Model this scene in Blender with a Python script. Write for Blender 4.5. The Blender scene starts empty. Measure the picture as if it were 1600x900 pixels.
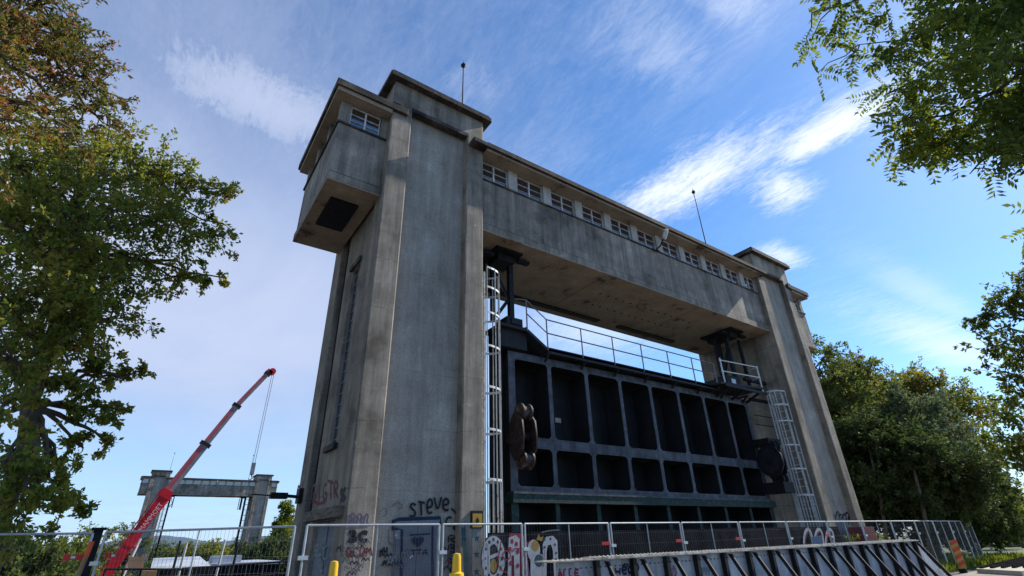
import bpy, math, random
import numpy as np
from mathutils import Vector, Matrix, noise
random.seed(7); RNG=np.random.default_rng(7)
SC=bpy.context.scene; COL=SC.collection
R=math.radians
# ------------------------------------------------------------------ camera
RR=Vector((0.82172883,-0.56928113,-0.02609073)); UU=Vector((-0.24072595,-0.38824529,0.88955978)); FF=Vector((0.5165392,0.72469621,0.45607309))
CP=Vector((-6.571,-10.623,1.6)); FPX=771.747
cd=bpy.data.cameras.new('camera'); cam=bpy.data.objects.new('camera',cd); COL.objects.link(cam)
m=Matrix.Identity(4)
for i in range(3): m[i][0]=RR[i]; m[i][1]=UU[i]; m[i][2]=-FF[i]; m[i][3]=CP[i]
cam.matrix_world=m; cd.sensor_width=36; cd.lens=36*FPX/1600; cd.clip_end=20000; cd.clip_start=.05
SC.camera=cam
# ------------------------------------------------------------------ sun and sky
SUN=Vector((0.775,-0.089,0.60)).normalized()
EL=math.asin(SUN.z); 
sl=bpy.data.lights.new('sun','SUN'); sl.energy=4.6; sl.angle=R(.5); sl.color=(1,.92,.80)
so=bpy.data.objects.new('sun',sl); COL.objects.link(so); so.rotation_euler=SUN.to_track_quat('Z','Y').to_euler()
W=bpy.data.worlds.new('World'); SC.world=W; W.use_nodes=True
SC.view_settings.view_transform='Standard'; SC.view_settings.look='None'; SC.view_settings.gamma=1; SC.view_settings.exposure=0.55
def world():
    nt=W.node_tree; N=nt.nodes; L=nt.links; N.clear()
    def nd(t,**k):
        n=N.new(t)
        for a,b in k.items(): setattr(n,a,b)
        return n
    def mth(op,a,b=None,c=None,clamp=False):
        n=nd('ShaderNodeMath',operation=op); n.use_clamp=clamp
        for i,x in enumerate((a,b,c)):
            if x is None: continue
            if isinstance(x,(int,float)): n.inputs[i].default_value=x
            else: L.new(x,n.inputs[i])
        return n.outputs[0]
    def bump(x,c,w):                      # gaussian bump
        d=mth('DIVIDE',mth('SUBTRACT',x,c),w); return mth('EXPONENT',mth('MULTIPLY',mth('MULTIPLY',d,d),-1.0))
    def sstep(x,a,b):
        n=nd('ShaderNodeMapRange',interpolation_type='SMOOTHSTEP'); L.new(x,n.inputs[0])
        n.inputs[1].default_value=a; n.inputs[2].default_value=b; n.inputs[3].default_value=0; n.inputs[4].default_value=1
        return n.outputs[0]
    sky=nd('ShaderNodeTexSky',sky_type='NISHITA'); sky.sun_disc=False; sky.sun_elevation=EL
    sky.sun_rotation=math.atan2(SUN.x,SUN.y); sky.altitude=0; sky.air_density=1.0; sky.dust_density=.15; sky.ozone_density=2.0
    tint=nd('ShaderNodeMixRGB',blend_type='MULTIPLY'); tint.inputs[0].default_value=1; hsv=nd('ShaderNodeHueSaturation'); hsv.inputs['Saturation'].default_value=1.22; L.new(sky.outputs[0],hsv.inputs['Color']); L.new(hsv.outputs[0],tint.inputs[1]); tint.inputs[2].default_value=(.88,.96,1.05,1)
    tc=nd('ShaderNodeTexCoord'); sp=nd('ShaderNodeSeparateXYZ'); L.new(tc.outputs['Generated'],sp.inputs[0])
    x,y,z=sp.outputs
    zz=mth('MAXIMUM',z,0.03)
    a=mth('DIVIDE',x,zz); b=mth('DIVIDE',y,zz)
    cmb=nd('ShaderNodeCombineXYZ'); L.new(mth('MULTIPLY',a,1.0),cmb.inputs[0]); L.new(mth('MULTIPLY',b,.42),cmb.inputs[1])
    def noi(vec,scale,det,rough,dist=0,off=0):
        n=nd('ShaderNodeTexNoise',noise_dimensions='4D'); n.inputs['Scale'].default_value=scale; n.inputs['Detail'].default_value=det
        n.inputs['Roughness'].default_value=rough; n.inputs['Distortion'].default_value=dist; n.inputs['W'].default_value=off; L.new(vec,n.inputs['Vector']); return n.outputs['Fac']
    n1=noi(cmb.outputs[0],3.2,7,.62,.9,1.3)
    n2=noi(cmb.outputs[0],13,6,.7,1.2,4.1)
    n3=noi(cmb.outputs[0],1.1,4,.55,.5,9.)
    n4=noi(cmb.outputs[0],34,6,.75,1.5,7.7)
    fib=mth('ADD',mth('ADD',mth('MULTIPLY',n1,.34),mth('MULTIPLY',n2,.34)),mth('MULTIPLY',n4,.32))
    def cloud(ca,wa,cb,wb,gain,lo=.40,hi=.66,slope=0.):
        aa=a if slope==0 else mth('SUBTRACT',a,mth('MULTIPLY',mth('SUBTRACT',b,cb),slope))
        mk=mth('MULTIPLY',bump(aa,ca,wa),bump(b,cb,wb))
        f=sstep(mth('ADD',fib,mth('MULTIPLY',mth('SUBTRACT',mk,.5),.30)),lo,hi)
        return mth('MULTIPLY',mth('MULTIPLY',f,mth('POWER',mk,.6)),gain)
    tot=None
    for c in [(1.20,.16,.68,.36,.95,.41,.70,-.10),(1.34,.11,.32,.20,1.0,.42,.66,0),(1.50,.17,.54,.12,.85,.44,.70,.3),(1.9,.20,.78,.09,.7,.4,.66),(0.02,.30,1.08,.15,.75,.36,.62,0),(-.05,.2,1.3,.12,.35,.36,.66,0),(.16,.10,.98,.09,.3),
              (.70,.20,.42,.12,.28,.44,.75),(.73,.16,.25,.08,.40,.42,.72),(3.9,1.2,.80,.22,.6,.35,.68,0),(2.9,.8,.60,.10,.3,.3,.7),(1.7,.7,1.75,.4,.45,.3,.7,0),(.42,.12,.75,.10,.22,.44,.7)]:
        k=cloud(*c); tot=k if tot is None else mth('MAXIMUM',tot,k)
    veil=mth('MULTIPLY',mth('MULTIPLY',bump(z,.39,.27),sstep(mth('ADD',mth('MULTIPLY',y,1.),mth('MULTIPLY',x,-1.)),-.15,.8)),mth('ADD',.52,mth('MULTIPLY',n3,.70)))
    thin=mth('MULTIPLY',mth('MULTIPLY',sstep(mth('ADD',mth('MULTIPLY',n3,.6),mth('MULTIPLY',fib,.4)),.42,.62),sstep(mth('MULTIPLY',x,-1.),-.95,-.35)),.34)
    hz=mth('MULTIPLY',sstep(mth('MULTIPLY',z,-1.),-.12,.02),.10)
    tot=mth('ADD',mth('MAXIMUM',tot,mth('MAXIMUM',veil,hz)),mth('MULTIPLY',thin,mth('SUBTRACT',1.,mth('MAXIMUM',tot,veil))))
    tot=mth('MINIMUM',tot,1.)
    mx=nd('ShaderNodeMixRGB'); L.new(tot,mx.inputs[0]); L.new(tint.outputs[0],mx.inputs[1])
    # veil is lavender grey, streak clouds near white
    cc=nd('ShaderNodeMixRGB'); L.new(sstep(sp.outputs[0],.3,.7),cc.inputs[0]); cc.inputs[1].default_value=(3.5,3.95,5.2,1); cc.inputs[2].default_value=(5.9,6.3,7.0,1); L.new(cc.outputs[0],mx.inputs[2])
    m2=nd('ShaderNodeMixRGB'); L.new(mth('MULTIPLY',sstep(mth('MULTIPLY',z,-1.),-.24,-.01),.62),m2.inputs[0]); L.new(mx.outputs[0],m2.inputs[1]); m2.inputs[2].default_value=(2.2,3.8,6.3,1); mx=m2
    bg=nd('ShaderNodeBackground'); bg.inputs[1].default_value=.125; L.new(mx.outputs[0],bg.inputs[0])
    out=nd('ShaderNodeOutputWorld'); L.new(bg.outputs[0],out.inputs[0])
world()
try:
    SC.cycles.max_bounces=6; SC.cycles.transparent_max_bounces=8
except Exception: pass

# ------------------------------------------------------------------ measuring helpers
def ray(u,v): return FF+RR*((u-800)/FPX)-UU*((v-450)/FPX)
def on(u,v,ax,val):                      # point of the pixel ray on a wall / floor plane
    i='xyz'.index(ax); d=ray(u,v); t=(val-CP[i])/d[i]; return CP+d*t
def at(u,v,dist):                        # point at a horizontal distance from the camera
    d=ray(u,v); return CP+d*(dist/math.hypot(d.x,d.y))
# ------------------------------------------------------------------ materials
def mat(name,col,rough=.8,metal=0,spec=.4): 
    m=bpy.data.materials.new(name); m.use_nodes=True
    b=m.node_tree.nodes['Principled BSDF']; b.inputs['Base Color'].default_value=(*col,1); b.inputs['Roughness'].default_value=rough; b.inputs['Metallic'].default_value=metal
    b.inputs['Specular IOR Level'].default_value=spec
    return m
def mottled(name,cols,scale=2.,stretch=(1,1,1),rough=.85,metal=0,bump=0.,bscale=60,detail=6,streak=0.,spec=.35,bdist=.02,speck=0.,lines=0.,scuff=0.):
    """cols: list of (pos,rgb) ramp over noise in object space"""
    m=mat(name,cols[0][1],rough,metal,spec); nt=m.node_tree; N=nt.nodes; L=nt.links; b=N['Principled BSDF']
    tc=N.new('ShaderNodeTexCoord'); mp=N.new('ShaderNodeMapping'); mp.inputs['Scale'].default_value=stretch; L.new(tc.outputs['Object'],mp.inputs[0])
    n=N.new('ShaderNodeTexNoise'); n.inputs['Scale'].default_value=scale; n.inputs['Detail'].default_value=detail; n.inputs['Roughness'].default_value=.65; L.new(mp.outputs[0],n.inputs[0])
    r=N.new('ShaderNodeValToRGB'); el=r.color_ramp.elements
    while len(el)<len(cols): el.new(.5)
    for e,(p,c) in zip(el,cols): e.position=p; e.color=(*c,1)
    L.new(n.outputs['Fac'],r.inputs[0]); cur=r.outputs[0]
    if streak:
        mp2=N.new('ShaderNodeMapping'); mp2.inputs['Scale'].default_value=(2.2,2.2,.16); L.new(tc.outputs['Object'],mp2.inputs[0])
        s=N.new('ShaderNodeTexNoise'); s.inputs['Scale'].default_value=1.6; s.inputs['Detail'].default_value=7; s.inputs['Roughness'].default_value=.7; L.new(mp2.outputs[0],s.inputs[0])
        sr=N.new('ShaderNodeValToRGB'); e=sr.color_ramp.elements; e[0].position=.36; e[0].color=(1-streak,)*3+(1,); e[1].position=.62; e[1].color=(1.0+.0*streak,)*3+(1,)
        L.new(s.outputs['Fac'],sr.inputs[0]); mm=N.new('ShaderNodeMixRGB'); mm.blend_type='MULTIPLY'; mm.inputs[0].default_value=1; L.new(cur,mm.inputs[1]); L.new(sr.outputs[0],mm.inputs[2]); cur=mm.outputs[0]
    if speck:
        v=N.new('ShaderNodeTexNoise'); v.inputs['Scale'].default_value=bscale; v.inputs['Detail'].default_value=2; L.new(tc.outputs['Object'],v.inputs[0])
        vr=N.new('ShaderNodeValToRGB'); e=vr.color_ramp.elements; e[0].position=.35; e[0].color=(1-speck,)*3+(1,); e[1].position=.65; e[1].color=(1+speck,)*3+(1,)
        L.new(v.outputs['Fac'],vr.inputs[0]); mm=N.new('ShaderNodeMixRGB'); mm.blend_type='MULTIPLY'; mm.inputs[0].default_value=1; L.new(cur,mm.inputs[1]); L.new(vr.outputs[0],mm.inputs[2]); cur=mm.outputs[0]
    if lines:
        def mt(op,a,b_=None):
            q=N.new('ShaderNodeMath'); q.operation=op
            for i_,x_ in enumerate((a,b_)):
                if x_ is None: continue
                if isinstance(x_,(int,float)): q.inputs[i_].default_value=x_
                else: L.new(x_,q.inputs[i_])
            return q.outputs[0]
        sz=N.new('ShaderNodeSeparateXYZ'); L.new(tc.outputs['Object'],sz.inputs[0])
        wn=N.new('ShaderNodeTexNoise'); wn.inputs['Scale'].default_value=1.7; wn.inputs['Detail'].default_value=5; L.new(tc.outputs['Object'],wn.inputs[0])
        fr=mt('FRACT',mt('ADD',mt('MULTIPLY',sz.outputs[2],.74),mt('MULTIPLY',wn.outputs['Fac'],.10)))
        ln=mt('MULTIPLY',mt('LESS_THAN',fr,.022),mt('GREATER_THAN',wn.outputs['Fac'],.47))
        tier=mt('SINE',mt('MULTIPLY',mt('FLOOR',mt('ADD',mt('MULTIPLY',sz.outputs[2],.74),mt('MULTIPLY',wn.outputs['Fac'],.10))),37.7))
        k_=mt('ADD',mt('SUBTRACT',1.0,mt('MULTIPLY',ln,lines)),mt('MULTIPLY',tier,.06))
        cx_=N.new('ShaderNodeCombineXYZ'); [L.new(k_,cx_.inputs[i_]) for i_ in range(3)]
        mm=N.new('ShaderNodeMixRGB'); mm.blend_type='MULTIPLY'; mm.inputs[0].default_value=1; L.new(cur,mm.inputs[1]); L.new(cx_.outputs[0],mm.inputs[2]); cur=mm.outputs[0]
    if scuff:
        mp3=N.new('ShaderNodeMapping'); mp3.inputs['Scale'].default_value=(1.6,1.6,3.6); L.new(tc.outputs['Object'],mp3.inputs[0])
        sn=N.new('ShaderNodeTexNoise'); sn.inputs['Scale'].default_value=1.1; sn.inputs['Detail'].default_value=12; sn.inputs['Roughness'].default_value=.78; L.new(mp3.outputs[0],sn.inputs[0])
        rr_=N.new('ShaderNodeValToRGB'); e=rr_.color_ramp.elements; e[0].position=.60; e[0].color=(0,0,0,1); e[1].position=.68; e[1].color=(scuff,)*3+(1,)
        L.new(sn.outputs['Fac'],rr_.inputs[0]); mm=N.new('ShaderNodeMixRGB'); L.new(rr_.outputs[0],mm.inputs[0]); L.new(cur,mm.inputs[1]); mm.inputs[2].default_value=(.52,.50,.46,1); cur=mm.outputs[0]
    L.new(cur,b.inputs['Base Color'])
    if bump:
        bn=N.new('ShaderNodeTexNoise'); bn.inputs['Scale'].default_value=bscale; bn.inputs['Detail'].default_value=4; L.new(tc.outputs['Object'],bn.inputs[0])
        bu=N.new('ShaderNodeBump'); bu.inputs['Strength'].default_value=bump; bu.inputs['Distance'].default_value=bdist; L.new(bn.outputs['Fac'],bu.inputs['Height']); L.new(bu.outputs[0],b.inputs['Normal'])
    return m
M={}
M['concrete']=mottled('concrete',[(.33,(.14,.12,.095)),(.45,(.26,.23,.185)),(.56,(.34,.30,.245)),(.68,(.46,.415,.345))],scale=.8,bump=.8,bscale=75,streak=.52,speck=.30,bdist=.016,detail=10,lines=.22,scuff=.5)
M['render']=mottled('tan render',[(.34,(.13,.11,.08)),(.47,(.25,.215,.16)),(.6,(.31,.27,.205)),(.72,(.40,.36,.29))],scale=1.0,bump=.5,bscale=60,streak=.40,speck=.15,bdist=.01,detail=9,lines=.3,scuff=.25)
M['panel']=mottled('panel concrete',[(.32,(.23,.21,.175)),(.46,(.32,.295,.25)),(.58,(.37,.34,.295)),(.70,(.46,.43,.38))],scale=.8,bump=.5,bscale=60,streak=.30,speck=.22,bdist=.014,detail=11,lines=.14,scuff=.5)
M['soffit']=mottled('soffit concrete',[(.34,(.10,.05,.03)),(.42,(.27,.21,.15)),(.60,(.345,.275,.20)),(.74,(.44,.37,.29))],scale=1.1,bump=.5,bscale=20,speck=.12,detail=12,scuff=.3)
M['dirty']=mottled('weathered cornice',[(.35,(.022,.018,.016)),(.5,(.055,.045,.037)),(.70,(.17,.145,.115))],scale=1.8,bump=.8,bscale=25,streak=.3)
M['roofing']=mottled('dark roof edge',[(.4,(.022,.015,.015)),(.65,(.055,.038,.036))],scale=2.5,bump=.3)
M['lintel']=mottled('old lintel',[(.35,(.06,.05,.04)),(.65,(.20,.17,.13))],scale=3,stretch=(1,1,5),bump=.6)
M['whitepaint']=mottled('white frame',[(.35,(.38,.38,.36)),(.6,(.66,.67,.66))],scale=6,rough=.5)
M['pillar']=mottled('light render',[(.3,(.30,.28,.24)),(.6,(.46,.44,.40))],scale=4,bump=.3)
M['glass']=mat('window glass',(.015,.02,.028),.05,0,.9); M['glass'].node_tree.nodes['Principled BSDF'].inputs['IOR'].default_value=2.1
M['black']=mottled('black steel',[(.35,(.006,.007,.009)),(.7,(.018,.019,.023))],scale=5,rough=.65,spec=.22)
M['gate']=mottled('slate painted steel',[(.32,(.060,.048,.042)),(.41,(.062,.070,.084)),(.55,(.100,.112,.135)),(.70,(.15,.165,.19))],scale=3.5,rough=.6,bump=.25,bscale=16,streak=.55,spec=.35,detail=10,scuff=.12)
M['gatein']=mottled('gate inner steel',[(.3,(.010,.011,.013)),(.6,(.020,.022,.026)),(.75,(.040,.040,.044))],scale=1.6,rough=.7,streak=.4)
M['algae']=mottled('algae steel',[(.35,(.010,.022,.020)),(.55,(.022,.050,.042)),(.7,(.06,.10,.085))],scale=9,rough=.7,bump=.5,bscale=30)
M['rust']=mottled('rusty steel',[(.35,(.012,.009,.008)),(.54,(.032,.020,.016)),(.72,(.085,.055,.043))],scale=9,rough=.6,bump=.2,bscale=40)
M['rustrim']=mottled('worn rusty wheel',[(.38,(.02,.014,.012)),(.54,(.07,.045,.036)),(.68,(.24,.17,.14))],scale=6,rough=.55,bump=.4,bscale=30)
M['wire']=mottled('fence wire',[(.3,(.14,.15,.155)),(.7,(.24,.25,.26))],scale=5,rough=.5,metal=.3)
M['galv']=mottled('galvanised steel',[(.3,(.42,.45,.47)),(.6,(.62,.65,.66))],scale=8,rough=.42,metal=.35)
M['ladder']=mottled('ladder white',[(.34,(.25,.15,.09)),(.40,(.52,.55,.55)),(.62,(.70,.72,.71))],scale=6,rough=.5,streak=.25)
M['fence']=mottled('fence steel',[(.3,(.34,.37,.38)),(.7,(.55,.58,.60))],scale=5,rough=.4,metal=.5)
M['girder']=mottled('grey painted girder',[(.3,(.26,.26,.27)),(.5,(.46,.49,.53)),(.72,(.58,.61,.64))],scale=2.2,rough=.6,streak=.4,bump=.2,bscale=14)
M['girdertop']=mottled('pale girder flange',[(.35,(.20,.17,.13)),(.5,(.42,.40,.35)),(.7,(.58,.56,.51))],scale=7,rough=.6,bump=.3)
M['ground']=mottled('ground asphalt',[(.3,(.085,.080,.075)),(.6,(.14,.13,.12))],scale=1.2,bump=.4,bscale=50,speck=.2)
M['pave']=mottled('worn paving',[(.3,(.15,.135,.12)),(.5,(.24,.22,.195)),(.7,(.31,.285,.26))],scale=1.1,bump=.4,bscale=40,speck=.18)
M['wall']=mottled('dark quay wall',[(.35,(.010,.010,.012)),(.6,(.026,.026,.030))],scale=2,bump=.4,streak=.4,spec=.04,rough=1)  # near-black colour stands in for the shadow lying on the parapet
M['red']=mottled('crane red',[(.3,(.46,.010,.018)),(.7,(.60,.018,.03))],scale=1,rough=.45,spec=.25)
M['boomgrey']=mottled('boom grey',[(.3,(.14,.14,.15)),(.7,(.24,.24,.25))],scale=2,rough=.45)
M['boomrose']=mottled('boom faded red',[(.3,(.36,.05,.055)),(.7,(.48,.11,.115))],scale=1,rough=.5)
M['yellow']=mottled('yellow plastic',[(.3,(.72,.40,.01)),(.7,(.86,.52,.015))],scale=4,rough=.4)
M['orange']=mat('reflector orange',(.75,.10,.02),.5); M['redr']=mat('reflector red',(.55,.02,.015),.45)
M['wood']=mottled('bare wood',[(.3,(.22,.13,.06)),(.7,(.36,.24,.13))],scale=6,stretch=(1,1,.2))
M['board']=mottled('plywood board',[(.3,(.30,.19,.12)),(.7,(.42,.29,.19))],scale=3)
M['roofwhite']=mottled('pale sheet roof',[(.3,(.24,.28,.34)),(.6,(.36,.40,.46))],scale=1,rough=.5)
M['steelblue']=mat('steel blue',(.10,.14,.2),.5)
M['bark']=mottled('bark',[(.3,(.05,.04,.026)),(.6,(.13,.10,.065)),(.75,(.20,.16,.11))],scale=5,stretch=(1,1,.25),bump=.8,bscale=14,rough=.95)
M['barkpale']=mottled('pale bark',[(.3,(.07,.055,.035)),(.7,(.20,.16,.10))],scale=4,stretch=(1,1,.25),bump=.6,bscale=10,rough=.95)
M['water']=mat('water',(.02,.035,.04),.08,0,.6)
M['mat']=mottled('road mat',[(.3,(.36,.33,.26)),(.7,(.50,.47,.38))],scale=4,bump=.3)
def paint(n,c): 
    if n not in M: M[n]=mottled(n,[(.3,tuple(x*.75 for x in c)),(.65,c)],scale=9,rough=.7)
    return M[n]
def leafmat(name,ramp,trans=.35,rough=.65):
    m=bpy.data.materials.new(name); m.use_nodes=True; nt=m.node_tree; N=nt.nodes; L=nt.links; N.clear()
    g=N.new('ShaderNodeNewGeometry'); r=N.new('ShaderNodeValToRGB'); el=r.color_ramp.elements
    while len(el)<len(ramp): el.new(.5)
    for e,(p,c) in zip(el,ramp): e.position=p; e.color=(*c,1)
    tc=N.new('ShaderNodeTexCoord'); n=N.new('ShaderNodeTexNoise'); n.inputs['Scale'].default_value=.9; n.inputs['Detail'].default_value=3; L.new(tc.outputs['Object'],n.inputs[0])
    ad=N.new('ShaderNodeMath'); ad.operation='MULTIPLY_ADD'; L.new(g.outputs['Random Per Island'],ad.inputs[0]); ad.inputs[1].default_value=.55
    s=N.new('ShaderNodeMath'); s.operation='MULTIPLY_ADD'; L.new(n.outputs['Fac'],s.inputs[0]); s.inputs[1].default_value=1.3; s.inputs[2].default_value=-.42; L.new(s.outputs[0],ad.inputs[2])
    L.new(ad.outputs[0],r.inputs[0])
    p=N.new('ShaderNodeBsdfPrincipled'); p.inputs['Roughness'].default_value=rough; p.inputs['Specular IOR Level'].default_value=.12; L.new(r.outputs[0],p.inputs['Base Color'])
    t=N.new('ShaderNodeBsdfTranslucent'); hs=N.new('ShaderNodeHueSaturation'); hs.inputs['Value'].default_value=1.5; hs.inputs['Saturation'].default_value=1.1; L.new(r.outputs[0],hs.inputs['Color']); L.new(hs.outputs[0],t.inputs[0])
    mx=N.new('ShaderNodeMixShader'); mx.inputs[0].default_value=trans; L.new(p.outputs[0],mx.inputs[1]); L.new(t.outputs[0],mx.inputs[2])
    o=N.new('ShaderNodeOutputMaterial'); L.new(mx.outputs[0],o.inputs[0]); M[name]=m; return m
leafmat('leaf olive',[(.1,(.07,.10,.03)),(.4,(.15,.19,.04)),(.62,(.22,.225,.045)),(.85,(.32,.25,.05)),(1,(.36,.20,.06))],.5)
leafmat('leaf rust',[(.1,(.05,.07,.02)),(.4,(.10,.115,.028)),(.6,(.18,.14,.035)),(.8,(.30,.12,.05)),(1,(.38,.16,.08))],.42)
leafmat('leaf locust',[(.1,(.055,.085,.028)),(.45,(.11,.15,.036)),(.75,(.19,.22,.04)),(.97,(.24,.26,.045)),(1,(.30,.30,.05))],.5)
leafmat('leaf green',[(.1,(.045,.068,.024)),(.5,(.10,.13,.032)),(.85,(.17,.18,.04)),(1,(.25,.20,.045))],.45)
leafmat('leaf gold',[(.1,(.055,.068,.020)),(.5,(.14,.14,.03)),(.85,(.24,.19,.035)),(1,(.31,.19,.04))],.5)
leafmat('leaf grey',[(.1,(.06,.085,.04)),(.5,(.115,.15,.07)),(.9,(.17,.20,.10)),(1,(.22,.24,.13))],.35)
leafmat('leaf lime',[(.1,(.07,.09,.018)),(.5,(.14,.18,.028)),(.9,(.24,.25,.04)),(1,(.28,.26,.04))],.4)
leafmat('leaf dark',[(.1,(.028,.042,.016)),(.5,(.055,.08,.024)),(.9,(.09,.115,.03)),(1,(.13,.14,.035))],.35)
# ------------------------------------------------------------------ mesh builder
MX=[None]                                # when set to 8.0 geometry is mirrored about that x
class MB:
    def __init__(s): s.v=[]; s.f=[]; s.m=[]; s.sm=[]
    def add(s,vs,fs,mi=0,sm=False):
        o=len(s.v); s.v+= [tuple(p) for p in vs]; s.f+=[tuple(i+o for i in f) for f in fs]; s.m+=[mi]*len(fs); s.sm+=[sm]*len(fs); return s
    def box(s,x0,x1,y0,y1,z0,z1,mi=0):
        vs=[(x,y,z) for z in (z0,z1) for y in (y0,y1) for x in (x0,x1)]
        return s.add(vs,[(0,2,3,1),(4,5,7,6),(0,1,5,4),(2,6,7,3),(0,4,6,2),(1,3,7,5)],mi)
    def prism(s,poly,z0,z1,mi=0):        # plan polygon (ccw), extruded in z
        n=len(poly); vs=[(x,y,z0) for x,y in poly]+[(x,y,z1) for x,y in poly]
        fs=[tuple(range(n-1,-1,-1)),tuple(range(n,2*n))]+[(i,(i+1)%n,n+(i+1)%n,n+i) for i in range(n)]
        return s.add(vs,fs,mi)
    def slab(s,pts,dirv,mi=0):           # 3-D polygon extruded along dirv
        n=len(pts); d=Vector(dirv); vs=[Vector(p) for p in pts]+[Vector(p)+d for p in pts]
        return s.add(vs,[tuple(range(n)),tuple(range(2*n-1,n-1,-1))]+[(i,n+i,n+(i+1)%n,(i+1)%n) for i in range(n)],mi)
    def bar(s,a,b,w,h,mi=0,up=(0,0,1)):  # oriented rectangular bar
        a=Vector(a); b=Vector(b); d=(b-a).normalized(); up=Vector(up)
        if abs(d.dot(up))>.98: up=Vector((0,1,0)) if abs(d.y)<.9 else Vector((1,0,0))
        sx=d.cross(up).normalized()*w/2; sy=sx.cross(d).normalized()*h/2
        vs=[a-sx-sy,a+sx-sy,a+sx+sy,a-sx+sy,b-sx-sy,b+sx-sy,b+sx+sy,b-sx+sy]
        return s.add(vs,[(0,3,2,1),(4,5,6,7),(0,1,5,4),(1,2,6,5),(2,3,7,6),(3,0,4,7)],mi)
    def tube(s,path,r,n=8,mi=0,close=False):
        path=[Vector(p) for p in path]; k=len(path); rs=r if isinstance(r,(list,tuple)) else [r]*k; vs=[]; fs=[]; prev=None
        for i,p in enumerate(path):
            if close: d=(path[(i+1)%k]-path[i-1]).normalized()
            else: d=(path[min(i+1,k-1)]-path[max(i-1,0)]).normalized()
            if prev is None:
                u=d.orthogonal().normalized()
            else: u=(prev-d*prev.dot(d)); u=u.normalized() if u.length>1e-6 else d.orthogonal().normalized()
            prev=u; w=d.cross(u)
            for j in range(n):
                t=2*math.pi*j/n; vs.append(p+(u*math.cos(t)+w*math.sin(t))*rs[i])
        for i in range(k if close else k-1):
            i2=(i+1)%k
            for j in range(n): fs.append((i*n+j,i*n+(j+1)%n,i2*n+(j+1)%n,i2*n+j))
        if not close: fs.append(tuple(range(n-1,-1,-1))); fs.append(tuple((k-1)*n+j for j in range(n)))
        return s.add(vs,fs,mi,n>4)
    def lathe(s,c,prof,ax=(0,0,1),n=20,mi=0):
        c=Vector(c); ax=Vector(ax).normalized(); u=ax.orthogonal().normalized(); w=ax.cross(u); vs=[]; fs=[]
        for r,h in prof:
            for j in range(n):
                t=2*math.pi*j/n; vs.append(c+ax*h+(u*math.cos(t)+w*math.sin(t))*max(r,1e-4))
        for i in range(len(prof)-1):
            for j in range(n): fs.append((i*n+j,i*n+(j+1)%n,(i+1)*n+(j+1)%n,(i+1)*n+j))
        fs.append(tuple(range(n-1,-1,-1))); fs.append(tuple((len(prof)-1)*n+j for j in range(n)))
        return s.add(vs,fs,mi,True)
    def build(s,name,mats,parent=None,loc=None):
        me=bpy.data.meshes.new(name); v=s.v; f=s.f
        if MX[0] is not None: v=[(2*MX[0]-p[0],p[1],p[2]) for p in v]; f=[tuple(reversed(q)) for q in f]
        org=Vector((0,0,0))
        if parent is not None: org=Vector(parent.get('_o',(0,0,0)))
        me.from_pydata([(p[0]-org.x,p[1]-org.y,p[2]-org.z) for p in v],[],f)
        for mm in (mats if isinstance(mats,(list,tuple)) else [mats]): me.materials.append(M[mm] if isinstance(mm,str) else mm)
        me.polygons.foreach_set('material_index',s.m); me.polygons.foreach_set('use_smooth',s.sm); me.update()
        if any(s.sm):
            try: me.set_sharp_from_angle(angle=R(40))
            except Exception: pass
        o=bpy.data.objects.new(name,me); COL.objects.link(o)
        if parent is not None: o.parent=parent; o['_o']=tuple(org)
        return o
def tag(o,label=None,cat=None,group=None,kind=None):
    if label: o['label']=label
    if cat: o['category']=cat
    if group: o['group']=group
    if kind: o['kind']=kind
    return o
def thing(name,loc,label,cat,group=None):
    o=bpy.data.objects.new(name,None); o.location=loc; o.empty_display_size=.3; COL.objects.link(o); o['_o']=tuple(loc); return tag(o,label,cat,group)
def copy_tree(o,parent=None):
    c=o.copy(); COL.objects.link(c); c.parent=parent
    for ch in [x for x in KIDS.get(o.name,[])]: copy_tree(ch,c)
    return c
def snapshot():
    KIDS.clear()
    for x in bpy.data.objects:
        if x.parent: KIDS.setdefault(x.parent.name,[]).append(x)
KIDS={}
def chamf(poly,c=.03):
    out=[]; n=len(poly)
    for i in range(n):
        p=Vector(poly[i]); a=Vector(poly[i-1]); b=Vector(poly[(i+1)%n]); da=(a-p).normalized(); db=(b-p).normalized()
        cr=(p-a).x*(b-p).y-(p-a).y*(b-p).x
        if cr>0 and min((a-p).length,(b-p).length)>3*c: out+= [tuple(p+da*c),tuple(p+db*c)]
        else: out.append(tuple(p))
    return out
# ------------------------------------------------------------------ ground, water, hills
g=MB(); Z0=0; LO=-3.2
g.add([(-4000,-3000,0),(4000,-3000,0),(4000,-.9,0),(-4000,-.9,0)],[(0,1,2,3)])
g.add([(16.2,-.9,0),(4000,-.9,0),(4000,6000,0),(16.2,6000,0)],[(0,1,2,3)])
g.add([(-4000,-.9,0),(-.2,-.9,0),(-.2,9,0),(-4000,9,0)],[(0,1,2,3)])
g.add([(-4000,9,0),(-.2,9,0),(-.2,11.5,LO),(-4000,11.5,LO)],[(0,1,2,3)])
g.add([(-4000,11.5,LO),(-.2,11.5,LO),(-.2,6000,LO),(-4000,6000,LO)],[(0,1,2,3)])
tag(g.build('ground','ground'),kind='structure')
w=MB(); w.add([(-.25,-.95,-4.2),(16.25,-.95,-4.2),(16.25,4000,-4.2),(-.25,4000,-4.2)],[(0,1,2,3)]); tag(w.build('water','water'),kind='structure')
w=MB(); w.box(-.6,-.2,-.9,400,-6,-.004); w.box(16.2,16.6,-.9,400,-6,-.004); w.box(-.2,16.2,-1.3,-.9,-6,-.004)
tag(w.build('lock_chamber_wall','wall'),kind='structure')
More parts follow.
